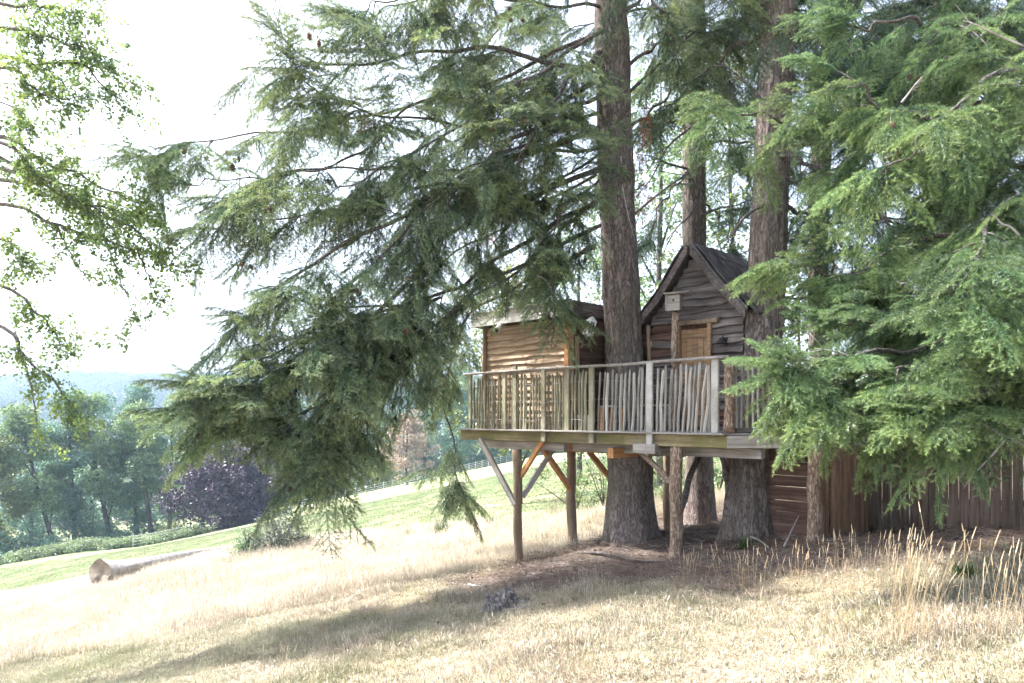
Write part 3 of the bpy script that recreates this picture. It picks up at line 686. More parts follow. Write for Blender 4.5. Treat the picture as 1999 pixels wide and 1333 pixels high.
# ---- paling fence along the front
fence = empty('paling_fence', FR(2.5, 0, DZ), 'split chestnut paling fence with wires and handrail along the platform front', 'fence')
RZ = CZ + .822
def pale_mesh(seed, h=1., r=.017):
    rn = random.Random(seed); mb = MB(); n = 7; ph = rn.uniform(0, 6.28); w = rn.uniform(.003, .011)
    pts = [(w * math.sin(i * .9 + ph), .5 * w * math.cos(i * 1.1 + ph), h * i / n) for i in range(n + 1)]; rd = [r * rn.uniform(.85, 1.15) for i in range(n + 1)]
    pts.append((pts[-1][0], pts[-1][1], h + .035)); rd[-1] = r * .9; rd.append(.003); mb.tube(pts, rd, 5, True, False, .12); return mb.mesh('pale')
PALES = [pale_mesh(s, 1., random.uniform(.018, .0255)) for s in range(14)]
def pale(parent, p, h, tilt=0., mat='pale', ax=U, wide=1.):
    me0 = random.choice(PALES); key = (me0.name, mat)
    if key not in _pm:
        c = me0.copy(); c.materials.clear(); c.materials.append(M_[mat]); _pm[key] = c
    M = Matrix.Translation(p) @ Matrix.Rotation(tilt, 4, V_) @ Matrix.Rotation(random.uniform(0, 6.28), 4, 'Z') @ Matrix.Diagonal((wide, wide, h, 1))
    return put('pale', _pm[key], None, parent, M)
_pm = {}
hr = [FR(s_at(px, -.03), -.03, RZ + dz) for px, dz in ((905, -.01), (985, 0), (1110, .0), (1215, -.012), (1300, 0), (1422, .004))]
mb = MB(); mb.tube(smooth_path(hr, 20), [.024] * 21, 8, True, True, .08); put('handrail', mb.mesh('handrail'), M_['greywood'], fence)
for px, w, mat, top in ((918, .075, 'palegreen', 0), (985, .09, 'palegreen', .02), (1005, .1, 'palegreen', .1), (1064, .1, 'palegreen', 0), (1107, .1, 'palegreen', -.01), (1158, .1, 'palegreen', 0), (1271, .105, 'palepost', 0), (1396, .11, 'palepost', 0)):
    lowz = DZ - .2 if px in (1064, 1158, 1271) else DZ
    _bs[0] += 1; s = s_at(px, -.0); dd = -.012 if lowz < DZ else .03
    M = frame(FR(s, dd, lowz), Z_, -V_)
    put('fence_post', bevel_box_mesh('fence_post', RZ + top - lowz - .012, w, .05, .004, _bs[0], 6, .008), M_[mat], fence, M)
def run(px0, px1, n, mat, tl, hh=.93, hj=.04):
    for i in range(n):
        px = px0 + (px1 - px0) * (i + .5) / n + random.uniform(-1.2, 1.2); tilt = tl(i / n) if callable(tl) else tl
        h = hh + random.uniform(-hj, hj) * 1.2
        pale(fence, FR(s_at(px, .015), .015, DZ), h, tilt + random.uniform(-.02, .02), mat, wide=random.uniform(.9, 1.25))
random.seed(31)
run(924, 982, 12, 'palegreen', .03, .92); run(990, 1060, 12, 'palegreen', .03, .94); run(1070, 1103, 6, 'palegreen', 0., .95); run(1113, 1153, 6, 'palegreen', .02, .96); run(1164, 1264, 12, 'pale', .03, .93); run(1277, 1389, 13, 'pale', lambda f: .03 + .06 * f, .94)
for z in (.17, .5, .8):
    mb = MB(); pts = [FR(-.02 + (SL) * i / 60, -.012 + .012 * (i % 2), DZ + z + .012 * math.sin(i * .9)) for i in range(61)]; mb.tube(pts, [.0022] * 61, 4, False); put('wire', mb.mesh('wire'), M_['wire'], fence)
pole('corner_post', fence, C0 + Vector((.06, .1, DZ)), C0 + Vector((.06, .1, RZ - .06)), .075, .07, 'barkpost', seed=21)
fence2 = empty('paling_fence', C0 + Vector((.6, .1, DZ)), 'short run of grey palings between the bark corner post and the hanging fir bough', 'fence')
for i in range(17):
    x = C0.x + .1 + i * .075 + random.uniform(-.01, .01); pale(fence2, Vector((x, C0.y + .16, DZ + .07)), .94 + random.uniform(-.03, .03), random.uniform(-.02, .02), 'pale' if i % 3 else 'palegreen', XC)
for px in (1515, 1600):
    _bs[0] += 1; put('fence_post', bevel_box_mesh('fence_post', 1.04, .07, .06, .003, _bs[0], 4, .006), M_['post'], fence2, frame(P(px, 813, 9.99) + Vector((0, 0, DZ - CZ - .02)), Z_, -V_))
board('bottom_rail', fence2, C0 + Vector((.1, .18, DZ + .0)), XC, 1.1, .06, .07, 'cladding')
board('top_rail', fence2, C0 + Vector((.1, .2, DZ + .8)), XC, 1.1, .03, .05, 'greywood')
fence3 = empty('paling_fence', D_ + Vector((1, 1.1, DZ)), 'dark posts and palings of the gangway rail showing through boughs above the board fence', 'fence')
for i in range(22):
    q = Vector((5.3, 12.0, 0)) + U * (i * .12); pale(fence3, q + Vector((0, 0, CZ - .55)), .95 + random.uniform(-.05, .05), random.uniform(-.03, .03), 'palegreen', wide=1.4)
for i in range(4):
    q = Vector((5.2, 11.95, 0)) + U * (i * .8); pole('fence_post', fence3, q + Vector((0, 0, ground_z(q.x, q.y) - .1)), q + Vector((0, 0, CZ + .5)), .05, .045, 'post', seed=60 + i)
beam('bottom_rail', fence3, Vector((5.2, 11.97, CZ - .48)), Vector((5.2, 11.97, CZ - .48)) + U * 2.8, .04, .08, 'greywood'); beam('top_rail', fence3, Vector((5.2, 11.97, CZ + .3)), Vector((5.2, 11.97, CZ + .3)) + U * 2.8, .04, .07, 'greywood')

# ---- gabled cabin
CD = 1.3; cs0 = s_at(1272, CD); cs1 = s_at(1453, CD); cm = (cs0 + cs1) / 2; hw = (cs1 - cs0) / 2; EZ = CZ + 1.70; AZ = CZ + 2.72
cabin = empty('gabled_cabin', FR(cm, CD + .8, DZ), 'weathered cabin with steep gable roof and wavy edged boards on the platform', 'cabin')
def gable_half(z):
    if z <= EZ: return hw
    f = (z - EZ) / (AZ - EZ); return hw * (1 - f) * (1 - .10 * math.sin(math.pi * f))
ds0, ds1, dtop = s_at(1327, CD) , s_at(1391, CD), CZ + (813 - 632) / FPX * 11.6
z = DZ - .02; random.seed(5); ci = 0
while z < AZ - .12:
    h = random.uniform(.105, .15); hf = gable_half(z + h * .75)
    a, b2 = cm - hf + .01, cm + hf - .01
    spans = [(a, b2)] if z > dtop - .04 else [(a, ds0 - .005), (ds1 + .005, b2)]
    for (p, q) in spans:
        if q - p < .06: continue
        mt = 'cladding' if random.random() < .8 else 'red'
        tilt = Vector((0, 0, 1)) + V_ * .34
        board('wall_board', cabin, FR(p, CD - .022 - (ci % 3) * .002, z - .03), U, q - p, .03, h + .06, mt, z=tilt, wav=.015, seg=max(3, int((q - p) / .08)))
    z += h; ci += 1
# side and back walls (behind the front boards)
mb = MB()
for p, q in (((cs0 + .01), (cs0 + .05)), ((cs1 - .05), (cs1 - .01))):
    pts = [FR(p, CD + .02, DZ), FR(q, CD + .02, DZ), FR(q, CD + 1.2, DZ), FR(p, CD + 1.2, DZ)]; mb.add(pts + [r + Vector((0, 0, EZ - DZ)) for r in pts], [(0, 3, 2, 1), (4, 5, 6, 7), (0, 1, 5, 4), (1, 2, 6, 5), (2, 3, 7, 6), (3, 0, 4, 7)])
put('side_wall', mb.mesh('side_wall'), M_['cladding'], cabin)
mb = MB(); q = [FR(cs0, CD + 1.22, DZ), FR(cs1, CD + 1.22, DZ), FR(cs1, CD + 1.22, EZ), FR(cm, CD + 1.22, AZ - .02), FR(cs0, CD + 1.22, EZ)]
mb.add(q + [r + V_ * .03 for r in q], [(0, 1, 2, 3, 4), (9, 8, 7, 6, 5)] + [(k, k + 5, (k + 1) % 5 + 5, (k + 1) % 5) for k in range(5)]); put('back_wall', mb.mesh('back_wall'), M_['cladding'], cabin)
mb = MB(); q = [FR(cs0 + .02, CD + .03, DZ), FR(cs1 - .02, CD + .03, DZ), FR(cs1 - .02, CD + .03, EZ), FR(cm, CD + .03, AZ - .08), FR(cs0 + .02, CD + .03, EZ)]
mb.add(q + [r + V_ * .02 for r in q], [(0, 1, 2, 3, 4), (9, 8, 7, 6, 5)] + [(k, k + 5, (k + 1) % 5 + 5, (k + 1) % 5) for k in range(5)]); put('sheathing', mb.mesh('sheathing'), M_['red'], cabin)
# roof: two curved slopes, rows of shakes on a deck
roof_me = MB(); NR = 9; FO = .2; BK = 1.4
def slope(sg, f):
    """f 0 at the ridge .. 1 at the eave overhang"""
    g = 1 - f * 1.12; z = EZ + (AZ - EZ) * g; half = hw * (1 - g) * (1 - .10 * math.sin(math.pi * max(0, min(1, g)))) + .03
    return cm + sg * half, z + .03
for sg in (-1, 1):
    pr = [slope(sg, i / 8) for i in range(9)]; lo = [FR(s, CD - FO, zz) for s, zz in pr]; hi = [p + Vector((0, 0, .05)) + U * (.03 * sg) for p in lo]; lb = [p + V_ * (FO + BK) for p in lo]; hb = [p + V_ * (FO + BK) for p in hi]
    n = 9; vs = lo + hi + lb + hb; fs = []
    for i in range(8): fs += [(i, i + 1, n + i + 1, n + i), (n + i, n + i + 1, 3 * n + i + 1, 3 * n + i), (i, 2 * n + i, 2 * n + i + 1, i + 1), (2 * n + i, 3 * n + i, 3 * n + i + 1, 2 * n + i + 1)]
    fs += [(8, 2 * n + 8, 3 * n + 8, n + 8), (0, n, 3 * n, 2 * n)]; roof_me.add(vs, fs)
roof = put('roof', roof_me.mesh('roof'), M_['shake'], cabin)
shk = [bevel_box_mesh('shake', .26, .02, .135, .004, 500 + k, 2, .003) for k in range(5)]
for mm in shk: mm.materials.append(M_['shake'])
for sg in (-1, 1):
    for r_ in range(NR):
        f0 = (r_ + .1) / NR; s0, z0 = slope(sg, f0); s1, z1 = slope(sg, min(1.04, f0 + 1.15 / NR)); dirn = (FR(s1, 0, z1) - FR(s0, 0, z0)).normalized(); nrm = dirn.cross(V_) * (1 if sg > 0 else -1)
        if nrm.z < 0: nrm = -nrm
        for c in range(11):
            org = FR(s0, CD - FO + .005 + c * .142 + random.uniform(-.006, .006), z0) + nrm * (.062 + random.uniform(0, .014)) + U * (.03 * sg)
            x = (dirn + nrm * .06).normalized(); M = Matrix((x, nrm, V_)).transposed().to_4x4()
            if M.determinant() < 0: M = Matrix((x, -nrm, V_)).transposed().to_4x4()
            M.translation = org; put('shake', random.choice(shk), None, roof, M)
for sg in (-1, 1):                                                  # bark edged verge boards
    pts = [FR(slope(sg, i / 8)[0], CD - FO - .03, slope(sg, i / 8)[1] - .035) for i in range(9)]; mb = MB(); vs = []; n = 9
    for i, p in enumerate(pts):
        w = .085 + .014 * math.sin(i * 1.9 + sg)
        vs += [p + Vector((0, 0, .07)), p + Vector((0, 0, -w)), p + Vector((0, 0, -w)) + V_ * .035, p + Vector((0, 0, .07)) + V_ * .035]
    fs = [(4 * i + k, 4 * i + (k + 1) % 4, 4 * i + 4 + (k + 1) % 4, 4 * i + 4 + k) for i in range(8) for k in range(4)] + [(0, 1, 2, 3), (35, 34, 33, 32)]
    mb.add(vs, fs); put('verge_board', mb.mesh('verge_board'), M_['cladding'], roof)
# door
door = put('door', bevel_box_mesh('door', ds1 - ds0 - .1, .03, dtop - DZ - .12, 0, 900, 1), M_['red'], cabin, frame(FR(ds0 + .05, CD + .012, DZ + .06), U))
nb = 5; bw = (ds1 - ds0 - .1) / nb
for k in range(nb):
    for (za, zb) in ((DZ + .07, dtop - .065),):
        board('door_board', door, FR(ds0 + .05 + k * bw + .003, CD - .015, za), U, bw - .006, .02, zb - za, 'door', wav=.001, seg=1, b=.004)
for zz, mt in ((dtop - .22, 'door'), (DZ + .98, 'greywood'), (DZ + .25, 'door')):
    board('ledge', door, FR(ds0 + .06, CD - .04, zz), U, ds1 - ds0 - .13, .025, .085, mt)
board('door_frame', cabin, FR(ds0 - .01, CD - .05, DZ), U, .055, .07, dtop - DZ, 'door'); board('door_frame', cabin, FR(ds1 - .05, CD - .05, DZ), U, .06, .07, dtop - DZ, 'door')
board('door_lintel', cabin, FR(ds0 - .06, CD - .07, dtop), U, ds1 - ds0 + .2, .06, .075, 'post', wav=.004, seg=4)
# recessed link wall between the fir trunk and the cabin, with its corner post
link = empty('link_wall', FR(cs0 - .3, CD + .3, DZ), 'dark red boarded recess with an opening beside the cabin corner post', 'wall')
z = DZ
while z < CZ + 1.75:
    h = random.uniform(.11, .14)
    if z > CZ + .95: board('wall_board', link, FR(cs0 - .75, CD + .42, z - .02), U, .72, .022, h + .04, 'red', z=Z_ + V_ * .15, wav=.01, seg=7)
    z += h
board('roof_edge', link, FR(cs0 - .8, CD + .36, CZ + 1.74), U, .86, .1, .12, 'cladding', wav=.006, seg=6)
pole('corner_post', link, FR(cs0 + .0, CD - .08, DZ), FR(cs0 + .0, CD - .08, CZ + 1.56), .036, .036, 'post', seed=70)
board('door_jamb', link, FR(cs0 - .22, CD + .4, DZ), U, .07, .05, 1.2, 'red')
mb = MB(); mb.box(FR(cs0 - .4, CD + 1.0, DZ + .95), (.9, .03, 1.9), frame((0, 0, 0), U).to_3x3()); put('dark_backing', mb.mesh('dark_backing'), M_['black'], link)  # black sheet stands in for the dark behind the opening

# ---- flat roofed shed
SD = .28; ss0 = s_at(951, SD); ss1 = s_at(1114, SD); SZ = CZ + 1.72
shed = empty('boarded_shed', FR((ss0 + ss1) / 2, SD + .7, DZ), 'flat roofed shed of warm wavy edged boards at the platform left end', 'shed')
z = DZ; ci = 0; random.seed(8)
while z < SZ - .03:
    h = random.uniform(.105, .14); hh = min(h, SZ - z)
    board('wall_board', shed, FR(ss0, SD - .02 - (ci % 2) * .002, z - .03), U, ss1 - ss0 - .02, .028, hh + .05, 'warm', z=Z_ + V_ * .34, wav=.012, seg=20)
    board('side_board', shed, FR(ss1 + .02 + (ci % 2) * .002, SD + .08, z - .03), V_, 1.5, .022, hh + .05, 'red', z=Z_ - U * .17, wav=.009, seg=18)  # darker side boards: shade away from the sun put into the colour
    z += h; ci += 1
pole('corner_post', shed, FR(ss0 - .03, SD - .03, DZ), FR(ss0 - .03, SD - .03, SZ), .05, .05, 'post', seed=80)
board('corner_board', shed, FR(ss1 - .1, SD - .05, DZ), U, .1, .03, SZ - DZ - .01, 'orange'); board('corner_board', shed, FR(ss1 + .01, SD - .04, DZ), V_, .09, .035, SZ - DZ - .02, 'door')
board('corner_board', shed, FR(ss1 + .06, SD + .07, DZ), V_, .06, .05, SZ - DZ - .35, 'post')
mb = MB()
for (a, b2, c, d2) in ((ss0, ss0 + .03, SD + .02, SD + 1.6), (ss0, ss1, SD + 1.57, SD + 1.6), (ss0 + .03, ss1 - .02, SD + .015, SD + .03), (ss1 - .03, ss1, SD + .03, SD + 1.57)):
    q = [FR(a, c, DZ), FR(b2, c, DZ), FR(b2, d2, DZ), FR(a, d2, DZ)]; mb.add(q + [r + Vector((0, 0, SZ - DZ)) for r in q], [(0, 3, 2, 1), (4, 5, 6, 7), (0, 1, 5, 4), (1, 2, 6, 5), (2, 3, 7, 6), (3, 0, 4, 7)])
put('inner_wall', mb.mesh('inner_wall'), M_['red'], shed)
rf = empty('roof', FR((ss0 + ss1) / 2, SD + .7, SZ)); rf.parent = shed; rf.matrix_basis = W[shed].inverted() @ W[rf]
mb = MB(); q = [FR(ss0 - .22, SD - .16, SZ + .02), FR(ss1 + .16, SD - .16, SZ + .02), FR(ss1 + .16, SD + 1.75, SZ + .02), FR(ss0 - .22, SD + 1.75, SZ + .02)]
mb.add(q + [r + Vector((0, 0, .2)) for r in q], [(0, 3, 2, 1), (4, 5, 6, 7), (0, 1, 5, 4), (1, 2, 6, 5), (2, 3, 7, 6), (3, 0, 4, 7)]); put('roof_slab', mb.mesh('roof_slab'), M_['cladding'], rf)
board('fascia', rf, FR(ss0 - .25, SD - .18, SZ), U, ss1 - ss0 + .43, .03, .25, 'whitewood'); board('fascia', rf, FR(ss1 + .18, SD - .16, SZ + .005), V_, 1.9, .03, .24, 'cladding', wav=.003, seg=8)
board('fascia', rf, FR(ss0 - .24, SD - .16, SZ + .005), V_, 1.9, .03, .24, 'cladding')
board('roof_edging', rf, FR(ss0 - .26, SD - .21, SZ + .235), U, ss1 - ss0 + .46, .05, .03, 'greywood')

# ---- fittings
sp = empty('spotlight', P(972, 645, 13.1), 'small white spotlight under the shed roof beside the left corner', 'spotlight')
mb = MB(); a = P(975, 636, 13.25); mb.tube([a, a + Vector((-.03, -.1, -.06)), a + Vector((-.055, -.18, -.1))], [.045, .045, .06], 12); put('housing', mb.mesh('housing'), M_['white'], sp)
mb = MB(); e = a + Vector((-.057, -.186, -.104)); mb.tube([e, e + Vector((-.003, -.008, -.004))], [.05, .05], 12); put('lens', mb.mesh('lens'), M_['black'], sp)
mb = MB(); mb.tube([a + Vector((0, 0, 0)), a + Vector((.03, .05, .05)), a + Vector((.04, .16, .05))], [.015, .015, .02], 6); put('bracket', mb.mesh('bracket'), M_['black'], sp)
ln = empty('hanging_lantern', P(1150, 662, 11.95), 'white square lantern hanging tilted from a bracket in front of the red shed side', 'lantern')
LM = Matrix.Translation(P(1151, 640, 11.95)) @ Euler((.05, .28, .5)).to_matrix().to_4x4()
mb = MB()
for sx in (-1, 1):
    for sy in (-1, 1): mb.box((sx * .055, sy * .055, 0), (.014, .014, .22))
mb.box((0, 0, -.115), (.135, .135, .02)); mb.box((0, 0, .115), (.135, .135, .02)); put('cage', mb.mesh('cage'), M_['white'], ln, LM)
mb = MB(); mb.box((0, 0, .16), (.13, .13, .07), None, .25); put('cap', mb.mesh('cap'), M_['whitemetal'], ln, LM)
mb = MB(); mb.box((0, 0, 0), (.1, .1, .2)); put('pane', mb.mesh('pane'), M_['glass'], ln, LM)
mb = MB(); mb.tube([(0, 0, -.1), (0, 0, -.02)], [.022, .022], 10); put('candle', mb.mesh('candle'), M_['white'], ln, LM)
mb = MB(); pts = [LM @ Vector((.035 * math.cos(k * .5), 0, .21 + .035 * math.sin(k * .5))) for k in range(14)]; mb.tube(pts, [.005] * 14, 5, False); put('ring', mb.mesh('ring'), M_['black'], ln)
mb = MB(); tp = LM @ Vector((0, 0, .245)); mb.tube([tp, tp + Vector((-.03, .03, .03)), FR(ss1 + .06, SD + .05, tp.z + .04)], [.006, .008, .01], 5); put('bracket', mb.mesh('bracket'), M_['black'], ln)
wl = empty('wall_lamp', P(1418, 668, 11.2), 'small black iron lamp on the dark boards right of the cabin door', 'lamp')
q = FR(s_at(1418, CD), CD - .04, CZ + (813 - 664) / FPX * 11.3)
mb = MB(); mb.box(q + V_ * .01, (.07, .02, .1), frame((0, 0, 0), U).to_3x3()); put('back_plate', mb.mesh('back_plate'), M_['black'], wl)
mb = MB(); mb.tube([q, q - V_ * .09 + Vector((0, 0, .05)), q - V_ * .13 + Vector((0, 0, .02))], [.01, .009, .008], 6); put('arm', mb.mesh('arm'), M_['black'], wl)
mb = MB(); c = q - V_ * .13; mb.tube([c + Vector((0, 0, .03)), c + Vector((0, 0, -.01)), c + Vector((0, 0, -.05))], [.012, .05, .085], 12); put('shade', mb.mesh('shade'), M_['black'], wl)
# bird box on its pole
bp_ = s_at(1318, .75); bq = FR(bp_, .75, 0); byy = bq.y
bpl = empty('bird_box_pole', FR(bp_, .75, DZ), 'slim bark covered pole standing on the platform in front of the cabin door', 'pole')
topz = CZ + (813 - 607) / FPX * byy
pole('shaft', bpl, FR(bp_, .75, DZ), FR(bp_, .75, topz), .062, .055, 'barkpost', seed=90)
bb = empty('bird_box', FR(bp_, .75, topz), 'small wooden bird box with flat lid on top of the slim pole', 'bird box')
bm_ = frame(FR(bp_, .75, topz), (U * .9 + V_ * .25))
mb = MB(); mb.box((0, 0, .125), (.2, .19, .25)); put('box', mb.mesh('box'), M_['greywood'], bb, bm_)
mb = MB(); mb.box((-.115, 0, .12), (.025, .22, .25)); put('side_panel', mb.mesh('side_panel'), M_['deck'], bb, bm_)
mb = MB(); mb.box((.06, -.02, .268), (.4, .27, .025)); put('lid', mb.mesh('lid'), M_['greywood'], bb, bm_)
mb = MB(); mb.tube([bm_ @ Vector((0, -.093, .16)), bm_ @ Vector((0, -.1, .16))], [.016, .016], 12); put('entrance_hole', mb.mesh('entrance_hole'), M_['black'], bb)
# things standing on the platform
bn = empty('garden_bench', FR(s_at(1285, .85), .95, DZ), 'low dark slatted bench behind the palings beneath the cabin wall', 'bench')
sb = s_at(1225, .95)
for k in range(4): board('seat_slat', bn, FR(sb, .85 + k * .085, DZ + .4), U, .95, .07, .025, 'greywood')
for k in range(2): board('back_slat', bn, FR(sb, 1.2, DZ + .55 + k * .14), U, .95, .022, .08, 'cladding')
for a in (.04, .86):
    for d2 in (.86, 1.16): board('leg', bn, FR(sb + a, d2, DZ), U, .05, .05, .4, 'cladding')
bk = empty('bucket', FR(s_at(1141, .4), .4, DZ), 'white bucket standing behind the green post of the paling fence', 'bucket')
q = FR(s_at(1141, .4), .4, DZ); mb = MB(); mb.tube([q, q + Vector((0, 0, .02)), q + Vector((0, 0, .24)), q + Vector((0, 0, .25))], [.09, .095, .125, .13], 16); put('body', mb.mesh('body'), M_['white'], bk)
mb = MB(); mb.tube([q + U * .125 * math.cos(k * .35) + Vector((0, 0, .25 + .09 * math.sin(k * .35))) for k in range(10)], [.004] * 10, 5, False); put('handle', mb.mesh('handle'), M_['wire'], bk)
tl = empty('side_table', FR(s_at(1192, .45), .45, DZ), 'little orange wooden table behind the palings before the big trunk', 'table')
st = s_at(1180, .5)
board('table_top', tl, FR(st, .5, DZ + .38), U, .34, .3, .03, 'greywood')
for a in (.02, .28):
    for d2 in (.38, .6): board('leg', tl, FR(st + a, d2, DZ), U, .04, .04, .38, 'orange')

# ---- store under the platform, board fence to the right
store = empty('under_deck_store', Vector((4.9, 10.7, ground_z(4.9, 10.7))), 'board clad store under the platform behind the right post', 'store')
A0 = Vector((4.36, 10.12, 0)); z = ground_z(4.3, 10.3) - .05
while z < DZ - .24:
    h = random.uniform(.16, .22); hh = min(h, DZ - .22 - z); board('wall_board', store, A0 - U * .95 + V_ * .25 + Vector((0, 0, z)), U, .98, .025, hh - .006, 'red', wav=.002, seg=5); z += h
L = 1.75; n = 17
for i in range(n):
    q = A0 + V_ * (L * i / n + .02); g = ground_z(q.x, q.y) - .08; _bs[0] += 1; rr_ = random.uniform(0, .012)
    put('side_board', bevel_box_mesh('side_board', L / n - .006, .025, DZ - .05 - g, .001, _bs[0], 1, .004), M_['fencewarm'], store, frame(q + U * rr_ + Vector((0, 0, g)), V_))
bf = empty('board_fence', Vector((6.6, 10.2, ground_z(6.6, 10.2))), 'long fence of upright brown boards with narrow gaps on the right', 'fence')
A1 = Vector((5.62, 11.42, 0)); random.seed(12)
for i in range(34):
    q = A1 + U * (i * .131); g = ground_z(q.x, q.y) - .04; top = CZ - .5 + random.uniform(-.012, .012) + .012 * i; _bs[0] += 1
    put('fence_board', bevel_box_mesh('fence_board', .131 - random.uniform(.008, .014), .024, top - g, .0015, _bs[0], 1, .004), M_['fence'], bf, frame(q + V_ * random.uniform(-.006, .006) + Vector((0, 0, g)), U, Z_ + U * random.uniform(-.004, .004)))
for zz in (-.65, -1.35): beam('rail', bf, A1 + V_ * .06 + Vector((0, 0, CZ + zz)), A1 + V_ * .06 + U * 4.45 + Vector((0, 0, CZ + zz + .3)), .05, .08, 'fence')
for i in range(3):
    q = A1 + V_ * .14 + U * (.1 + i * 1.9); beam('fence_post', bf, q + Vector((0, 0, ground_z(q.x, q.y) - .2)), q + Vector((0, 0, CZ - .55)), .09, .09, 'fence')

# ================================================================== conifers around the platform
def PB(lst, tr=None): return [P(*p) for p in lst]
def fir(name, base, label, cat='tree', group=None): return empty(name, base, label, cat, group)
# ---- the big fir through the platform
b1 = P(1234, 1052, 12.3)
T1 = fir('fir_tree', b1, 'big grey trunked fir growing up through the platform between shed and cabin')
tp = [P(1237, 1085, 12.3), P(1231, 1000, 12.3), P(1230, 900, 12.3), P(1219, 700, 12.3), P(1209, 500, 12.3), P(1201, 300, 12.3), P(1195, 100, 12.3), P(1190, -100, 12.3), P(1180, -700, 12.3), P(1180, -1300, 12.3)]
put('trunk', trunk_mesh(tp, [.4, .375, .36, .315, .305, .295, .275, .25, .16, .05], flare=.6, fl_h=.85, seed=1, rid=.012, m=260), M_['bark'], T1)
f1 = Fol()
T1B = [
 [(1172, 120, 12.2), (1100, 130, 12.0), (960, 95, 11.7), (830, 100, 11.4), (700, 130, 11.2), (600, 110, 11.1), (548, 75, 11)],
 [(1170, 188, 12.2), (1095, 212, 12.), (960, 240, 11.7), (830, 235, 11.4), (700, 215, 11.2), (600, 160, 11.1), (560, 120, 11.1)],
 [(1168, 290, 12.2), (1010, 300, 12.), (900, 335, 11.7), (800, 375, 11.5), (620, 415, 11.2), (480, 430, 11.), (400, 445, 10.9)],
 [(1166, 395, 12.2), (1050, 455, 11.9), (930, 535, 11.7), (850, 580, 11.5), (720, 600, 11.2), (580, 590, 10.9), (480, 620, 10.7)],
 [(1178, 60, 12.3), (980, 150, 12.2), (800, 205, 12.2), (640, 245, 12.2), (480, 262, 12), (370, 285, 12), (285, 310, 12)],
 [(1180, 15, 12.2), (1050, 5, 11.9), (900, -5, 11.5), (780, 10, 11.2), (690, 40, 11)],
 [(1172, 330, 12.2), (1000, 400, 11.6), (850, 480, 11.2), (770, 580, 10.9), (670, 670, 10.6), (560, 715, 10.4), (450, 760, 10.3), (380, 805, 10.2)],
 [(1172, 440, 12.1), (1000, 525, 11.7), (860, 620, 11.3), (760, 700, 11.), (660, 770, 10.7), (570, 820, 10.6), (510, 850, 10.5)],
 [(830, 520, 11.3), (775, 650, 11.), (725, 760, 10.9), (705, 815, 10.9), (690, 860, 10.9)],
 [(1170, 250, 12.1), (950, 330, 11.4), (760, 430, 11.), (620, 510, 10.8), (510, 590, 10.6), (440, 680, 10.5), (410, 740, 10.4)],
 [(1170, 350, 12.), (1090, 420, 11.3), (1050, 510, 11.), (1060, 545, 10.9), (1095, 600, 10.9)],
 [(1170, 300, 12.), (1060, 380, 11.4), (990, 440, 11.2), (965, 480, 11.2), (960, 510, 11.2)],
 [(1170, 150, 12.1), (1050, 240, 11.3), (930, 330, 11.), (850, 420, 10.9), (800, 480, 10.9)],
 [(1175, 60, 12.1), (1080, 120, 11.4), (960, 200, 11.), (820, 290, 10.8), (700, 350, 10.7), (640, 380, 10.6)],
 [(1165, 340, 12.5), (1000, 430, 13.2), (860, 520, 13.6), (780, 620, 13.8), (720, 740, 13.9), (690, 800, 14)],
 [(1160, 480, 12.6), (1000, 560, 14), (900, 640, 15.), (870, 780, 15.3), (888, 890, 15.3), (898, 960, 15.2)],
 [(760, 610, 11.2), (620, 680, 10.8), (500, 740, 10.6), (430, 770, 10.5)],
 [(1175, -80, 12.2), (1000, -60, 11.6), (860, -30, 11.2), (760, 0, 11.), (700, 20, 11)],
 [(800, 205, 12.2), (700, 300, 11.9), (560, 340, 11.8), (440, 350, 11.7), (360, 360, 11.6)],
 [(780, 600, 10.9), (660, 640, 10.6), (560, 680, 10.4), (470, 720, 10.3), (400, 760, 10.3)],
 [(1170, 220, 12), (1000, 290, 11.2), (880, 370, 10.8), (760, 480, 10.6), (690, 560, 10.5), (640, 640, 10.4)],
 [(1172, 100, 12.1), (1090, 180, 11.3), (1030, 280, 11.), (1000, 360, 11)],
 [(900, 335, 11.7), (760, 330, 11.3), (620, 330, 11.1), (520, 360, 11), (440, 400, 11)],
 [(860, 580, 11.4), (700, 660, 10.8), (600, 720, 10.6), (520, 770, 10.5), (470, 800, 10.4)],
 [(700, 740, 10.8), (650, 790, 10.6), (625, 830, 10.5), (640, 865, 10.5), (655, 895, 10.5)],
]
def before_shed(p):
    """few side branches grow right above the shed roof"""
    return -.95 < p[0] < .25 and 10.6 < p[1] < 13.2 and p[2] < CZ + 3.2 and p[2] > CZ + .5
for i, pl in enumerate(T1B):
    short = pl[0][0] < 1000 or i in (10, 11)
    bough(T1, f1, PB(pl), r0=.025 if short else (.05, .036, .03)[i % 3], bare=.06 if short else .08, step=.24 if i == 15 else .28, width=.5 if i in (10, 11) else .75 if i in (7, 8, 15, 9) else .95, hang=.62, seed=i * 13 + 3, scl=1.2, tipup=.3, sparse=before_shed, gaps=.42)
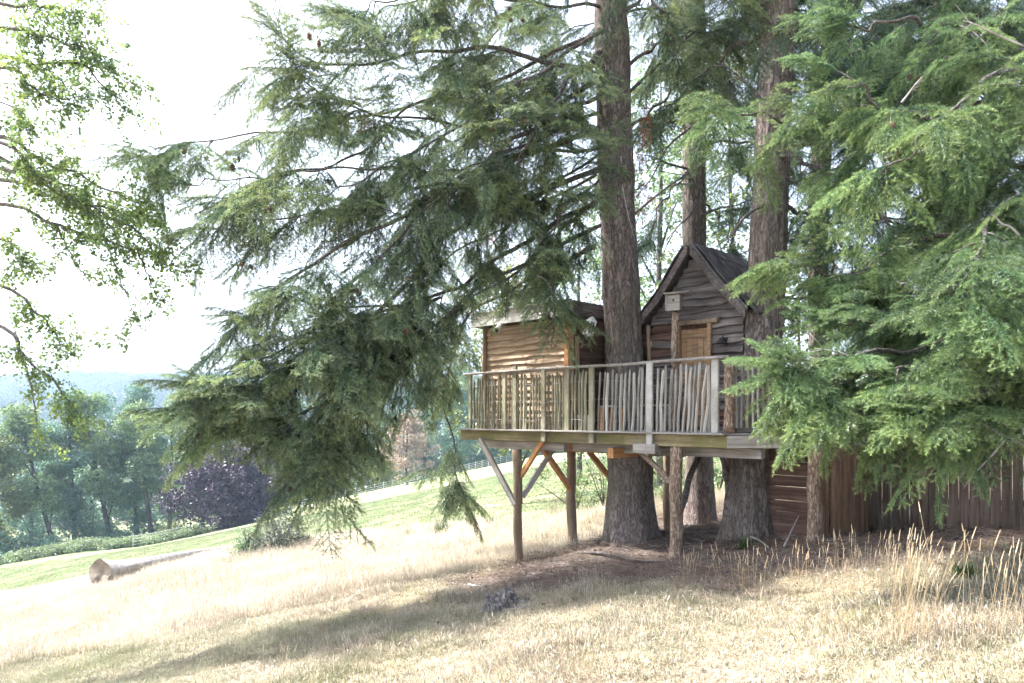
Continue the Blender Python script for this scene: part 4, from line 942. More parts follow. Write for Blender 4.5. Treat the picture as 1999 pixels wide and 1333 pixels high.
# right hand side and crown above the picture
for i, pl in enumerate([[(1225, 130, 12.3), (1300, 80, 12.6), (1400, 60, 13), (1480, 80, 13.4)], [(1230, 250, 12.4), (1290, 200, 13.2), (1330, 130, 14), (1340, 60, 14.6)], [(1222, 20, 12.2), (1290, -30, 11.8), (1380, -40, 11.5), (1450, 0, 11.3)],
                        [(1225, -50, 12.3), (1290, 20, 11.9), (1330, 120, 11.8)]]):
    bough(T1, f1, PB(pl), r0=.035, bare=.25, step=.36, width=.7, hang=.6, seed=400 + i)
def whorls(tree, fol, cx, cy, z0, z1, n, L0, L1, seed, az_skip=None, step=.34, hang=.6, width=.8, droop=.35, names=4, r0=.045, nw=3):
    rn = random.Random(seed)
    for i in range(n):
        f = (i + rn.random() * .6) / n; z = z0 + (z1 - z0) * f; a = i * 2.399 + rn.uniform(-.3, .3); L = (L0 + (L1 - L0) * f) * rn.uniform(.75, 1.15)
        if az_skip and az_skip(a % 6.283, z): continue
        d = Vector((math.cos(a), math.sin(a), 0)); p0 = Vector((cx, cy, z)); pts = [p0, p0 + d * L * .3 + Vector((0, 0, .12 * L * .3)), p0 + d * L * .65 + Vector((0, 0, -droop * L * .22)), p0 + d * L + Vector((0, 0, -droop * L * .55))]
        bough(tree, fol, pts, r0=r0, bare=.2, step=step, width=width, hang=hang, seed=seed * 100 + i, nw=nw)
whorls(T1, f1, 1.65, 12.3, CZ + 7.6, CZ + 15.5, 15, 5.0, 2.4, 21, step=.5, width=1.2)
crown(T1, f1, FIR, FIR_A)
random.seed(3); vis = [p for p in f1.tips if in_view(p, 0) and p[1] < 12.3]; hang_cones(T1, vis, 85, 5)
fd = Fol()
for k in range(9):
    p = P(1256 + 5 * math.sin(k), 200 + k * 26, 12.0); fd.add(p, (random.uniform(-1, 1), random.uniform(-1, 1), 0), (0, 0, 1), random.uniform(.35, .6), random.randrange(3))
o = scatter('dead_foliage', FIR_DEAD, fd.p, fd.r, fd.s, fd.i, T1)
# bare twigs and dead snags
def snag(tree, a, b2, r0, r1, seed, mat='limb', forks=4):
    rn = random.Random(seed); a = Vector(a); b2 = Vector(b2); L = (b2 - a).length; path = smooth_path([a, a.lerp(b2, .35) + Vector((rn.uniform(-1, 1), rn.uniform(-1, 1), rn.uniform(-1, 1))) * L * .05, a.lerp(b2, .7) + Vector((rn.uniform(-1, 1), rn.uniform(-1, 1), rn.uniform(-1, 1))) * L * .06, b2], 14)
    mb = MB(); mb.tube(path, [r0 + (r1 - r0) * i / 14 for i in range(15)], 6)
    for k in range(forks):
        i = rn.randrange(4, 13); p = Vector(path[i]); t_ = Vector(path[i + 1] - path[i]).normalized(); d = (t_ + Vector((rn.uniform(-1, 1), rn.uniform(-1, 1), rn.uniform(-1, .5))) * .9).normalized(); l = L * rn.uniform(.15, .4)
        mb.tube([p, p + d * l * .5 + Vector((0, 0, -.03 * l)), p + d * l + Vector((0, 0, -.14 * l))], [r0 * .4, r0 * .25, r0 * .12], 5)
    return put('dead_branch', mb.mesh('dead_branch'), M_[mat], tree)
snag(T1, P(1212, 305, 12.0), P(1240, 470, 11.9), .018, .006, 1, 'dead', 1); snag(T1, P(1130, 110, 12), P(1148, 220, 11.8), .015, .006, 2, 'dead', 1)
snag(T1, P(1165, 395, 12.2), P(1095, 440, 12), .04, .03, 3); snag(T1, P(1228, 180, 12.4), P(1420, 20, 13), .03, .008, 4); snag(T1, P(1235, 420, 12.5), P(1400, 300, 14), .025, .006, 5)
snag(T1, P(1060, 480, 11.8), P(850, 650, 11), .03, .01, 6); snag(T1, P(840, 545, 11.4), P(700, 758, 11), .035, .012, 7); snag(T1, P(760, 570, 11.2), P(700, 720, 11), .02, .008, 8)
for k in range(6): snag(T1, P(730 + 15 * k, 640 + 20 * k, 10.9), P(690 + 18 * k, 830 + 20 * k, 10.8), .008, .003, 60 + k, 'dead', 3)

# ---- slim fir behind the cabin
b2_ = P(1366, 1032, 15.5); T2 = fir('fir_tree', b2_, 'slim straight fir trunk rising behind the gable of the cabin')
tp = [P(1370, 1050, 15.5), P(1368, 1000, 15.5), P(1364, 880, 15.5), P(1357, 600, 15.5), P(1355, 300, 15.5), P(1357, 0, 15.5), P(1358, -400, 15.5), P(1360, -1000, 15.5)]
put('trunk', trunk_mesh(tp, [.34, .31, .28, .25, .235, .21, .15, .04], n=36, flare=.3, fl_h=.8, seed=2, rid=.009, m=190), M_['bark'], T2)
f2 = Fol(); whorls(T2, f2, P(1356, 0, 15.5).x, 15.5, CZ + 5.6, CZ + 14, 12, 3.4, 2.0, 33, step=.42, width=.7)
for i, pl in enumerate([[(1370, 190, 15.4), (1430, 270, 15.2), (1470, 380, 15)], [(1345, 330, 15.4), (1290, 400, 15.2), (1260, 480, 15)], [(1375, 400, 15.4), (1410, 430, 15.), (1440, 500, 14.8)]]): bough(T2, f2, PB(pl), r0=.03, bare=.3, step=.35, width=.45, hang=.7, seed=450 + i)
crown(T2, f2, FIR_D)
for k, (a, e) in enumerate([((1345, 140, 15.3), (1250, 260, 15)), ((1368, 170, 15.3), (1470, 240, 15)), ((1345, 330, 15.3), (1240, 300, 15)), ((1370, 380, 15.3), (1300, 480, 14.8)), ((1370, 300, 15.3), (1440, 170, 15)), ((1350, 560, 15.2), (1260, 640, 14.8)), ((1372, 420, 15.3), (1460, 390, 15)), ((1345, 250, 15.3), (1235, 390, 14.9))]): snag(T2, P(*a), P(*e), .03, .006, 80 + k)

# ---- right fir beside the cabin
b3 = P(1462, 1045, 11.2); T3 = fir('fir_tree', b3, 'broad fir trunk leaning slightly right, covering the cabin right corner')
tp = [P(1462, 1075, 11.2), P(1463, 1000, 11.2), P(1467, 900, 11.2), P(1488, 670, 11.2), P(1502, 430, 11.2), P(1514, 150, 11.2), P(1519, 0, 11.2), P(1530, -500, 11.2), P(1540, -1100, 11.2)]
put('trunk', trunk_mesh(tp, [.4, .37, .335, .295, .27, .25, .235, .17, .05], flare=.4, fl_h=.6, seed=3, rid=.012, m=250), M_['bark'], T3)
f3 = Fol(); whorls(T3, f3, P(1522, 0, 11.2).x, 11.2, CZ + 5.4, CZ + 14, 16, 3.6, 2.0, 44, az_skip=lambda a, z: 3.6 < a < 5.6 and z < CZ + 7, step=.42, width=.9)
for i, pl in enumerate([[(1520, 120, 11.1), (1600, 120, 10.6), (1680, 180, 10.2), (1740, 260, 10)], [(1520, 60, 11.), (1570, 40, 10.3), (1640, 70, 9.8), (1720, 130, 9.5)], [(1515, 300, 11), (1600, 330, 10.8), (1700, 400, 10.6), (1780, 500, 10.5)], [(1510, 400, 11.2), (1600, 430, 11.6), (1690, 520, 12), (1750, 600, 12.2)]]): bough(T3, f3, PB(pl), r0=.04, bare=.15, step=.24, width=.8, hang=.6, seed=480 + i)
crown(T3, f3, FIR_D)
for k, (a, e) in enumerate([((1490, 400, 11), (1400, 480, 10.6)), ((1490, 200, 11), (1400, 120, 11)), ((1530, 340, 11), (1640, 400, 11)), ((1530, 360, 11.1), (1620, 350, 11.4))]): snag(T3, P(*a), P(*e), .03, .006, 100 + k)

# ---- firs behind on the right
b4 = P(1610, 1000, 18); T4 = fir('fir_tree', Vector((b4.x, 18, ground_z(b4.x, 18))), 'far slim fir trunk seen between the broad leaning fir and the dark boughs')
tp = [Vector((b4.x, 18, ground_z(b4.x, 18) - .1)), P(1602, 700, 18), P(1596, 450, 18), P(1610, 200, 18), P(1622, 0, 18), P(1630, -700, 18)]
put('trunk', trunk_mesh(tp, [.34, .26, .24, .22, .2, .06], n=30, flare=.2, seed=4, rid=.01, m=120), M_['bark'], T4)
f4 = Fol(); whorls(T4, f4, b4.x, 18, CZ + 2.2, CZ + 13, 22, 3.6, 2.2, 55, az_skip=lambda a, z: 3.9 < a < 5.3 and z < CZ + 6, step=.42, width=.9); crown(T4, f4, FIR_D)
T6 = fir('fir_tree', Vector((11.4, 14.5, ground_z(11.4, 14.5))), 'dark dense fir filling the background behind the board fence on the right')
put('trunk', trunk_mesh([Vector((11.4, 14.5, ground_z(11.4, 14.5) - .1)), Vector((11.4, 14.5, 4)), Vector((11.4, 14.5, 9)), Vector((11.4, 14.5, 16))], [.2, .17, .12, .04], n=30, flare=.3, seed=6, m=120), M_['bark'], T6)
f6 = Fol(); whorls(T6, f6, 11.4, 14.5, CZ + 1.3, CZ + 13, 22, 3.4, 2.2, 66, step=.4, width=1.0, hang=.8)
for i, pl in enumerate([[(2100, 60, 14.4), (1950, 40, 13.6), (1820, 80, 13), (1720, 150, 12.6), (1660, 220, 12.4)], [(2100, 180, 14.4), (1960, 180, 13.6), (1850, 230, 13), (1760, 310, 12.6)], [(2100, 300, 14.4), (1950, 330, 13.4), (1830, 400, 12.8), (1740, 470, 12.5), (1690, 530, 12.4)], [(2100, 420, 14.4), (1960, 470, 13.4), (1850, 540, 13), (1770, 620, 12.8)],
                        [(2100, 500, 14.4), (1980, 560, 13.2), (1890, 640, 12.8), (1840, 700, 12.6)], [(2100, 540, 14.4), (1900, 560, 13.8), (1760, 590, 13.4), (1650, 590, 13.2)], [(2100, -40, 14.4), (1900, -30, 13.5), (1760, 10, 13), (1680, 60, 12.8)], [(2050, 620, 14), (1930, 660, 13), (1830, 700, 12.6), (1760, 720, 12.4)], [(2000, 260, 14.6), (1860, 130, 14), (1760, 60, 13.8)]]):
    bough(T6, f6, PB(pl), r0=.05, bare=.15, step=.24, width=1.0, hang=.7, seed=900 + i, scl=1.2)
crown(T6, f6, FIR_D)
for k, (a, e) in enumerate([((1800, 470, 14), (1690, 420, 13.5)), ((1810, 520, 13.8), (1740, 500, 13.5)), ((1850, 580, 13.5), (1640, 590, 13)), ((1900, 330, 13.5), (1700, 100, 13.5)), ((1840, 470, 13.5), (1700, 480, 13)), ((1960, 60, 13), (1820, 0, 13))]): snag(T6, P(*a), P(*e), .04, .012, 120 + k)

# ---- near fir whose trunk is just outside the right edge
T5 = fir('fir_tree', Vector((7.7, 8.4, ground_z(7.7, 8.4))), 'near bright green fir hanging boughs into the picture from the right edge')
put('trunk', trunk_mesh([Vector((7.7, 8.4, ground_z(7.7, 8.4) - .1)), Vector((7.7, 8.4, 4)), Vector((7.75, 8.4, 9)), Vector((7.7, 8.4, 15))], [.33, .28, .22, .05], n=30, flare=.3, seed=5, m=120), M_['bark'], T5)
f5 = Fol()
T5B = [
 [(2250, 600, 8.4), (2000, 640, 7.9), (1800, 680, 7.6), (1680, 690, 7.4), (1600, 700, 7.4), (1545, 712, 7.4)],
 [(2250, 660, 8.3), (2000, 705, 7.5), (1850, 715, 7.2), (1720, 725, 7.1), (1650, 740, 7.1), (1615, 750, 7.1)],
 [(2200, 700, 8.2), (1980, 755, 7.2), (1830, 760, 6.9), (1770, 785, 6.8), (1740, 800, 6.8)],
 [(2200, 740, 8.2), (2050, 775, 7.), (1940, 775, 6.7), (1900, 785, 6.6), (1885, 795, 6.6)],
 [(2250, 300, 8.3), (2060, 340, 6.9), (1950, 420, 6.5), (1885, 520, 6.3), (1860, 590, 6.3)],
 [(2250, 440, 8.3), (2080, 500, 6.8), (1990, 600, 6.4), (1960, 680, 6.3)],
 [(2250, 60, 8.3), (2030, 110, 7.2), (1900, 180, 6.9), (1800, 270, 6.8), (1730, 340, 6.8)],
 [(2200, 200, 8.4), (1980, 240, 7.8), (1800, 230, 7.6), (1690, 180, 7.6), (1640, 130, 7.6)],
 [(2100, 330, 8.6), (1850, 310, 8.9), (1650, 270, 8.8), (1480, 225, 8.7), (1400, 215, 8.7)],
 [(2050, 540, 8.7), (1800, 570, 8.6), (1660, 550, 8.5), (1570, 515, 8.4), (1500, 505, 8.4)],
 [(2100, 440, 8.6), (1870, 460, 8.7), (1760, 480, 8.6), (1690, 520, 8.5), (1640, 560, 8.5)],
 [(2100, 560, 8.4), (1900, 600, 8.), (1780, 610, 7.8), (1700, 625, 7.7), (1640, 630, 7.7)],
 [(1640, 690, 7.5), (1600, 715, 7.3), (1570, 725, 7.3), (1545, 735, 7.3)],
 [(2100, 130, 8.4), (1900, 60, 8.2), (1760, 40, 8.), (1660, 60, 8.)],
 [(2250, 640, 8.3), (2060, 720, 7.), (1950, 750, 6.7), (1870, 790, 6.6), (1830, 815, 6.6)],
]
for i, pl in enumerate(T5B):
    bough(T5, f5, PB(pl), r0=.02 if i == 12 else .045, bare=.08 if i == 12 else .18, step=.19, width=.36 if i == 9 else .42 if i in (0, 12) else .62 if i in (1, 2, 3, 14) else .8, hang=.45, nf=4, nw=2, seed=700 + i * 7, scl=1.0, tipup=.15, gaps=.25)
whorls(T5, f5, 7.7, 8.4, CZ + 5.5, CZ + 13, 12, 3.6, 2.0, 77, step=.5, width=.9, nw=2)
crown(T5, f5, FIR_N, FIR_NA)
vis = [p for p in f5.tips if in_view(p, 0)]; hang_cones(T5, vis, 20, 9, .6, .85)
for k, (a, e) in enumerate([((2000, 870, 6.4), (1830, 790, 6.6)), ((1960, 860, 6.5), (1890, 940, 6.4)), ((1730, 720, 7.2), (1590, 680, 7.2)), ((1850, 560, 7.6), (1745, 555, 7.6)), ((1990, 460, 6.2), (1940, 420, 6.2)), ((1760, 200, 6.9), (1800, 150, 6.8)), ((1999, 90, 6.8), (1880, 40, 6.8)), ((1650, 720, 7.3), (1540, 690, 7.2))]): snag(T5, P(*a), P(*e), .011, .004, 140 + k, 'dead', 6)

# ================================================================== leafy trees
OAK = reg('oaktwig', lambda i: leaf_twig(300 + i, 22, .4, .072), 5, M_['oak'])
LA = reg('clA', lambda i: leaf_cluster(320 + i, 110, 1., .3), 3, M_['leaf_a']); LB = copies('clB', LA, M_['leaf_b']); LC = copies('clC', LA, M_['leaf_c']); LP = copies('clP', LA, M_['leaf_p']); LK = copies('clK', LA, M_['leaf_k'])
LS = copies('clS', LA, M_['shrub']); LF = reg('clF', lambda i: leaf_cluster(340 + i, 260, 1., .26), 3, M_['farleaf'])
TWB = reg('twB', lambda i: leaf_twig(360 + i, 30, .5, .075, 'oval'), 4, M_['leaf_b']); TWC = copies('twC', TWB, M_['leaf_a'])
def ground_hit(px, py):
    lo = 3.
    while lo < 200:
        p = P(px, py, lo)
        if p.z < ground_z(p.x, p.y): break
        lo *= 1.02
    return Vector((p.x, p.y, ground_z(p.x, p.y)))
# ---- oak overhanging from the left
ob = Vector((-12.2, 12.2, 0)); ob.z = ground_z(ob.x, ob.y); OT = empty('oak_tree', ob, 'leafy oak reaching thin branches into the sky from the left edge', 'tree')
put('trunk', trunk_mesh([ob - Vector((0, 0, .2)), ob + Vector((.1, 0, 3)), ob + Vector((.2, 0, 7)), ob + Vector((0, .2, 12))], [.42, .36, .3, .1], n=28, flare=.3, seed=12, m=90), M_['bark'], OT)
fo = Fol()
OB = [[(-380, 60, 12.2), (0, 110, 12), (70, 128, 11.9), (150, 122, 11.8), (205, 170, 11.8), (245, 215, 11.8)], [(60, 126, 11.9), (110, 150, 11.9), (150, 200, 11.8), (170, 225, 11.7)], [(-380, -60, 12.2), (0, 5, 12), (80, 10, 11.8), (150, 25, 11.7), (190, 40, 11.7)],
      [(-380, 0, 12.2), (0, 50, 11.6), (80, 70, 11.5), (150, 90, 11.5), (220, 120, 11.5)], [(150, 122, 11.8), (200, 130, 11.8), (250, 160, 11.8), (285, 170, 11.8)], [(-380, 180, 12.2), (0, 200, 11.8), (40, 240, 11.7), (75, 265, 11.7)],
      [(-380, 300, 12.2), (0, 350, 12), (80, 380, 11.9), (170, 400, 11.8), (260, 420, 11.8), (330, 445, 11.8)], [(-380, 380, 12.2), (0, 400, 12), (110, 440, 11.8), (200, 470, 11.7), (280, 490, 11.6), (345, 520, 11.5)], [(-300, 280, 12.2), (0, 270, 11.6), (70, 310, 11.5), (150, 340, 11.5), (230, 380, 11.5), (290, 400, 11.5)],
      [(-300, 330, 12.2), (0, 330, 11.3), (100, 370, 11.2), (190, 410, 11.2), (270, 455, 11.2), (330, 500, 11.2)], [(170, 400, 11.8), (210, 480, 11.7), (240, 560, 11.6), (275, 640, 11.5)], [(260, 470, 11.8), (290, 540, 11.7), (310, 590, 11.7)],
      [(110, 440, 11.8), (140, 500, 11.7), (170, 545, 11.7)], [(-300, 520, 12.2), (0, 560, 11.9), (60, 600, 11.8), (100, 640, 11.8), (125, 690, 11.7)], [(-300, 560, 12.), (0, 640, 11.6), (40, 690, 11.5), (100, 740, 11.4), (140, 790, 11.4), (165, 820, 11.4)],
      [(40, 690, 11.5), (60, 750, 11.4), (70, 810, 11.4), (75, 845, 11.4)], [(-300, 440, 12.), (0, 470, 11.5), (40, 500, 11.4), (80, 520, 11.4)], [(-300, 100, 12.), (0, 130, 11.3), (60, 170, 11.2), (110, 190, 11.2), (180, 190, 11.2)], [(-300, 200, 12), (0, 280, 11), (60, 330, 11), (130, 380, 11), (220, 450, 11)], [(-200, 220, 12), (0, 310, 12.6), (90, 345, 12.6), (190, 385, 12.6), (300, 430, 12.6)]]
random.seed(77)
for i, pl in enumerate(OB):
    path = smooth_path(PB(pl), 24); path += np.array([[0, 0, .03 * math.sin(k * 1.3 + i)] for k in range(25)]); small = len(pl) < 5
    put('branch', limb_mesh(path, .02 if small else .045, .005, 6), M_['limb'], OT)
    seg = np.linalg.norm(np.diff(path, axis=0), axis=1).sum(); n = int(seg / .165)
    for k in range(n):
        f = (k + random.random()) / n; f = (.12 if small else .25) + (.9 - (.12 if small else .25)) * f + .1 * f; j2 = min(int(f * 24), 23); p = path[j2] + (path[j2 + 1] - path[j2]) * random.random()
        if not in_view(p, 260): continue
        tg = Vector(path[j2 + 1] - path[j2]).normalized(); d = (tg * .6 + Vector((random.gauss(0, .7), random.gauss(0, .7), random.gauss(-.05, .6)))).normalized(); q = Vector(p)
        for c in range(random.choice((1, 2, 2, 3))):
            fo.add(q, d, (0, 0, 1), random.uniform(.6, 1.05), random.randrange(5)); q = q + d * .25; d = (d + Vector((random.gauss(0, .5), random.gauss(0, .5), random.gauss(-.15, .4)))).normalized()
for k in range(420):                                               # crown above and left of the picture, it shades the meadow
    p = Vector((-12.6 + random.gauss(0, 2.4), 6.8 + random.gauss(0, 1.5), random.uniform(8.0, 13)))
    if p.x > -.8 * p.y - 1.2: continue; fo.add(p, (random.gauss(0, 1), random.gauss(0, 1), .1), (0, 0, 1), random.uniform(1.6, 2.4), random.randrange(5))
scatter('crown', OAK, fo.p, fo.r, fo.s, fo.i, OT)

G1 = 'woodland trees beyond the meadow'
def decid(name, base, H, R, label, src, lean=(0, 0), n=150, cs=.9, crown_lo=.25, trunk_r=.22, group=None, seed=0, limbs=5, lobes=9, bark_='farbark', dens_bias=.0):
    rn = random.Random(seed); T = empty(name, base, label, 'tree', group); base = Vector(base); top = base + Vector((lean[0], lean[1], H * .92)); tp = [base - Vector((0, 0, .2)), base.lerp(top, .35) + Vector((rn.uniform(-.2, .2), 0, 0)), base.lerp(top, .7), top]
    put('trunk', trunk_mesh(tp, [trunk_r, trunk_r * .8, trunk_r * .5, trunk_r * .12], n=14, m=36, flare=.25, seed=seed, rid=trunk_r * .04), M_[bark_], T); fo = Fol(); cen = []
    for k in range(lobes):
        f = (k + rn.random()) / lobes; a = k * 2.4 + rn.uniform(-.5, .5); h = crown_lo + (1 - crown_lo) * f; rr = R * math.sin(math.pi * min(1, .22 + .72 * f)) * rn.uniform(.35, .8); c = base.lerp(top, h) + Vector((math.cos(a) * rr, math.sin(a) * rr, 0)); cen.append((c, R * rn.uniform(.38, .62) * (1.1 - .35 * f)))
        if k < limbs * 2 and k % 2 == 0:
            mb = MB(); s = base.lerp(top, max(.15, h - .18)); mb.tube([s, s.lerp(c, .5) + Vector((0, 0, .1 * R)), c], [trunk_r * .35, trunk_r * .22, trunk_r * .08], 6); put('branch', mb.mesh('branch'), M_[bark_], T)
    for k in range(int(n * 1.15) if group == G1 else n):
        c, r = rn.choice(cen); d = Vector((rn.gauss(0, 1), rn.gauss(0, 1), rn.gauss(0, .8))).normalized() * (r * rn.uniform(.55, 1.0)); fo.add(c + d, (rn.gauss(0, 1), rn.gauss(0, 1), 0), (0, 0, 1), cs * 1.12 * rn.uniform(.6, 1.15), rn.randrange(len(src)))
    scatter('crown', src, fo.p, fo.r, fo.s, fo.i, T); return T
G1 = 'woodland trees beyond the meadow'
def wl(px, Y, top_py, R, label, src, lean=0., seed=0, **kw):
    x = (px - 999.5) / FPX * Y; g = ground_z(x, Y); H = (CZ + (813 - top_py + 14) / FPX * Y - g) * 1.04
    return decid('woodland_tree', (x, Y, g), H, R, label, src, lean=(lean, 0), seed=seed, group=G1, trunk_r=.28, **kw)
wl(112, 80, 805, 3.2, 'slender woodland tree with trunk leaning left, second from the left edge', LA, -4.5, 1, n=150, crown_lo=.3)
wl(146, 83, 788, 3.4, 'woodland tree with thin upright trunk just right of the leaning one', LC, -1., 2, n=170, crown_lo=.12)
wl(220, 84, 782, 3.8, 'tall woodland tree with dark leaning trunk in the middle of the left wood', LA, -3.6, 3, n=180, crown_lo=.3)
wl(268, 86, 772, 3.8, 'tallest blue-green woodland tree left of the copper beech', LC, -.4, 4, n=200, crown_lo=.1)
wl(298, 84, 800, 3.0, 'slim woodland tree with leaning trunk close to the copper beech', LA, -2.4, 5, n=130, crown_lo=.4)
wl(330, 96, 775, 4.2, 'broad light green woodland tree behind the copper beech', LA, .5, 6, n=200, crown_lo=.15)
wl(62, 92, 812, 4.2, 'woodland tree with full crown behind the leaning one on the far left', LC, 0, 7, n=180, crown_lo=.1)
wl(-5, 78, 870, 3.6, 'yellowish woodland tree cut by the left picture edge', LB, 0, 8, n=170, crown_lo=.12)
wl(180, 99, 790, 4.4, 'shaded woodland tree filling the gap at the back of the left wood', LC, 0, 9, n=190, crown_lo=.1)
wl(395, 105, 790, 4.6, 'pale crowned woodland tree rising above the copper beech', LA, 0, 10, n=190, crown_lo=.15)
for k, (px, Y, tpy, R) in enumerate(((470, 118, 800, 5), (560, 126, 790, 5.5), (650, 128, 770, 5.5), (735, 130, 760, 5.5), (895, 128, 738, 6), (975, 132, 745, 6), (1060, 135, 760, 6), (1150, 138, 770, 6), (830, 135, 752, 5))):
    wl(px, Y, tpy, R, ['round tree behind the purple beech, seen under the fir boughs', 'dark tree half hidden by the lowest fir boughs', 'tree glimpsed between the drooping fir boughs left of centre', 'green tree left of the pale pink one beyond the field', 'bluish round tree right behind the pale pink one', 'bluish tree just left of the shed beyond the field', 'far tree seen below the platform left of the second post', 'far tree seen below the platform beside the big trunk', 'tree above the pale pink one, half behind hanging fir'][k], LC if k in (1, 4, 5, 8) else LA, 0, 20 + k, n=150, crown_lo=.08, cs=1.3)
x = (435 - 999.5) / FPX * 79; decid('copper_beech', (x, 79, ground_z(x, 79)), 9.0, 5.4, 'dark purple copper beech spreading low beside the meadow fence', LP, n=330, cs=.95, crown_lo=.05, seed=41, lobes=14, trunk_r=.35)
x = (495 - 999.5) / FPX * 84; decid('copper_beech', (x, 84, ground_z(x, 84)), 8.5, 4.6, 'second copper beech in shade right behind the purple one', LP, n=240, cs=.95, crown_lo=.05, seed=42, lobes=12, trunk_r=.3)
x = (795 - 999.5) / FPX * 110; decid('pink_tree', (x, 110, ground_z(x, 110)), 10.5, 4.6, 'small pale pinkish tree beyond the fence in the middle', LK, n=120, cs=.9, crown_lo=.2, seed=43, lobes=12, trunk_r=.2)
for k, (px, Y, s, n, sc, lab) in enumerate(((28, 76, 2.6, 60, 1.0, 'dark bush at the foot of the wood by the left edge'), (90, 77, 2.2, 46, .9, 'dark bush below the leaning woodland tree'), (345, 80, 1.8, 34, .8, 'light bush between the wood and the copper beech'), (240, 82, 1.8, 34, .8, 'low bush at the foot of the tall woodland tree'))):
    x = (px - 999.5) / FPX * Y; B = empty('bush', (x, Y, ground_z(x, Y)), lab, 'bush'); fo = Fol()
    for q in range(n): fo.add((x + random.gauss(0, s * .6), Y + random.gauss(0, s * .5), ground_z(x, Y) + abs(random.gauss(0, s * .5))), (random.gauss(0, 1), random.gauss(0, 1), 0), (0, 0, 1), sc * random.uniform(.6, 1.1), random.randrange(3))
    scatter('foliage', LC if k != 2 else LB, fo.p, fo.r, fo.s, fo.i, B)
    mb = MB(); mb.tube([(x, Y, ground_z(x, Y) - .1), (x + .1, Y, ground_z(x, Y) + s * .6)], [.07, .03], 6); put('stem', mb.mesh('stem'), M_['farbark'], B)
# leafy trees just behind the firs: small leaves against the sky
for k, (px, Y, tpy, R, n, lab, src, sc) in enumerate(((1013, 26, 500, 3.0, 280, 'sunlit leafy tree behind the shed left corner', TWB, 1.5), (1290, 24, 60, 2.8, 330, 'tall airy leafy tree seen between the two middle fir trunks', TWC, 1.5), (1425, 27, 20, 3.0, 330, 'leafy tree showing between the slim fir and the broad leaning fir', TWB, 1.5), (1130, 30, 380, 2.8, 240, 'leafy tree behind the hanging boughs left of the big trunk', TWC, 1.5), (1560, 29, 560, 3.2, 260, 'leafy tree low behind the right firs', TWB, 1.5))):
    x = (px - 999.5) / FPX * Y; g = ground_z(x, Y); decid('leafy_tree', (x, Y, g), CZ + (813 - tpy) / FPX * Y - g, R, lab, src, n=n, cs=sc, crown_lo=.3, seed=50 + k, group='leafy trees behind the firs', trunk_r=.13, lobes=14, bark_='limb')
for k, (px, Y, h, n, lab) in enumerate(((1250, 19, 1.9, 90, 'leafy bush under the platform right of the big trunk'), (1405, 20, 1.9, 70, 'leafy bush under the platform between the slim fir and the broad fir'), (1125, 21, 1.0, 26, 'small leafy sapling beside the second post under the platform'), (1180, 19.5, 1.5, 40, 'bush behind the left edge of the big trunk base'))):
    x = (px - 999.5) / FPX * Y; g = ground_z(x, Y); B = empty('bush', (x, Y, g), lab, 'bush'); fo = Fol(); mb = MB()
    for q in range(5):
        e = Vector((x + random.gauss(0, .5), Y + random.gauss(0, .4), g + h * random.uniform(.7, 1.2))); mb.tube([(x, Y, g - .05), Vector((x, Y, g)).lerp(e, .5), e], [.02, .013, .005], 5)
    put('stem', mb.mesh('stem'), M_['limb'], B)
    for q in range(n): fo.add((x + random.gauss(0, .55), Y + random.gauss(0, .4), g + h * random.uniform(.15, 1.15)), (random.gauss(0, 1), random.gauss(0, 1), .2), (0, 0, 1), random.uniform(.7, 1.1), random.randrange(4))
    scatter('foliage', TWB if k % 2 == 0 else TWC, fo.p, fo.r, fo.s, fo.i, B)

# ---- wooded hills
random.seed(99); pts = []; rot = []; sc = []; ix = []
for k in range(9000):
    Y = 170 + 1000 * random.random() ** .8; px = random.uniform(-150, 1150); x = (px - 999.5) / FPX * Y; pts.append((x, Y)); rot.append((0, 0, random.uniform(0, 6.28))); sc.append(random.uniform(4.5, 9.5) * (.75 + .25 * Y / 600)); ix.append(random.randrange(3))
pa = np.array(pts); zz = zt(pa[:, 0], pa[:, 1]) + np.array(sc) * .55
tag(scatter('hill_woodland', LF, np.column_stack([pa, zz]), rot, np.array(sc)[:, None] * np.array([[1, 1, 1.15]]), ix), 'hazy woodland covering the hills across the valley', 'woodland', kind='stuff')

# ================================================================== meadow things
# metal estate fence
ef = empty('estate_fence', (-33, 75, ground_z(-33, 75)), 'white metal rail fence running along the far edge of the field', 'fence')
line = [(-37, 70), (-33, 75), (-12.7, 105), (2, 127)]; pp = []
for (a, b2) in zip(line[:-1], line[1:]):
    n = max(1, int(math.hypot(b2[0] - a[0], b2[1] - a[1]) / 1.7))
    pp += [(a[0] + (b2[0] - a[0]) * i / n, a[1] + (b2[1] - a[1]) * i / n) for i in range(n)]
pm = MB(); pm.box((0, 0, .6), (.07, .03, 1.4)); pmm = pm.mesh('fence_post'); pmm.materials.append(M_['whitemetal'])
for p in pp: put('fence_post', pmm, None, ef, Matrix.Translation((p[0], p[1], ground_z(*p))))
for h in (.3, .58, .86, 1.15):
    mb = MB(); mb.tube([(p[0], p[1], ground_z(*p) + h) for p in pp], [.022] * len(pp), 4, False); put('rail', mb.mesh('rail'), M_['whitemetal'], ef)
# bracken at the foot of the wood
fo = Fol(); random.seed(4)
for k in range(520):
    f = random.random(); x = -47 + 14 * f + random.gauss(0, .9); Y = 68 + 6.5 * f + random.gauss(0, 1.1); fo.add((x, Y, ground_z(x, Y) + random.uniform(.1, .7)), (random.gauss(0, 1), random.gauss(0, 1), 0), (0, 0, 1), random.uniform(.45, .8), random.randrange(3))
LBR = copies('clBr', LA, M_['bracken'])
tag(scatter('bracken', LBR, fo.p, fo.r, fo.s, fo.i), 'pale green bracken strip between the field and the left wood', 'bracken', kind='stuff')
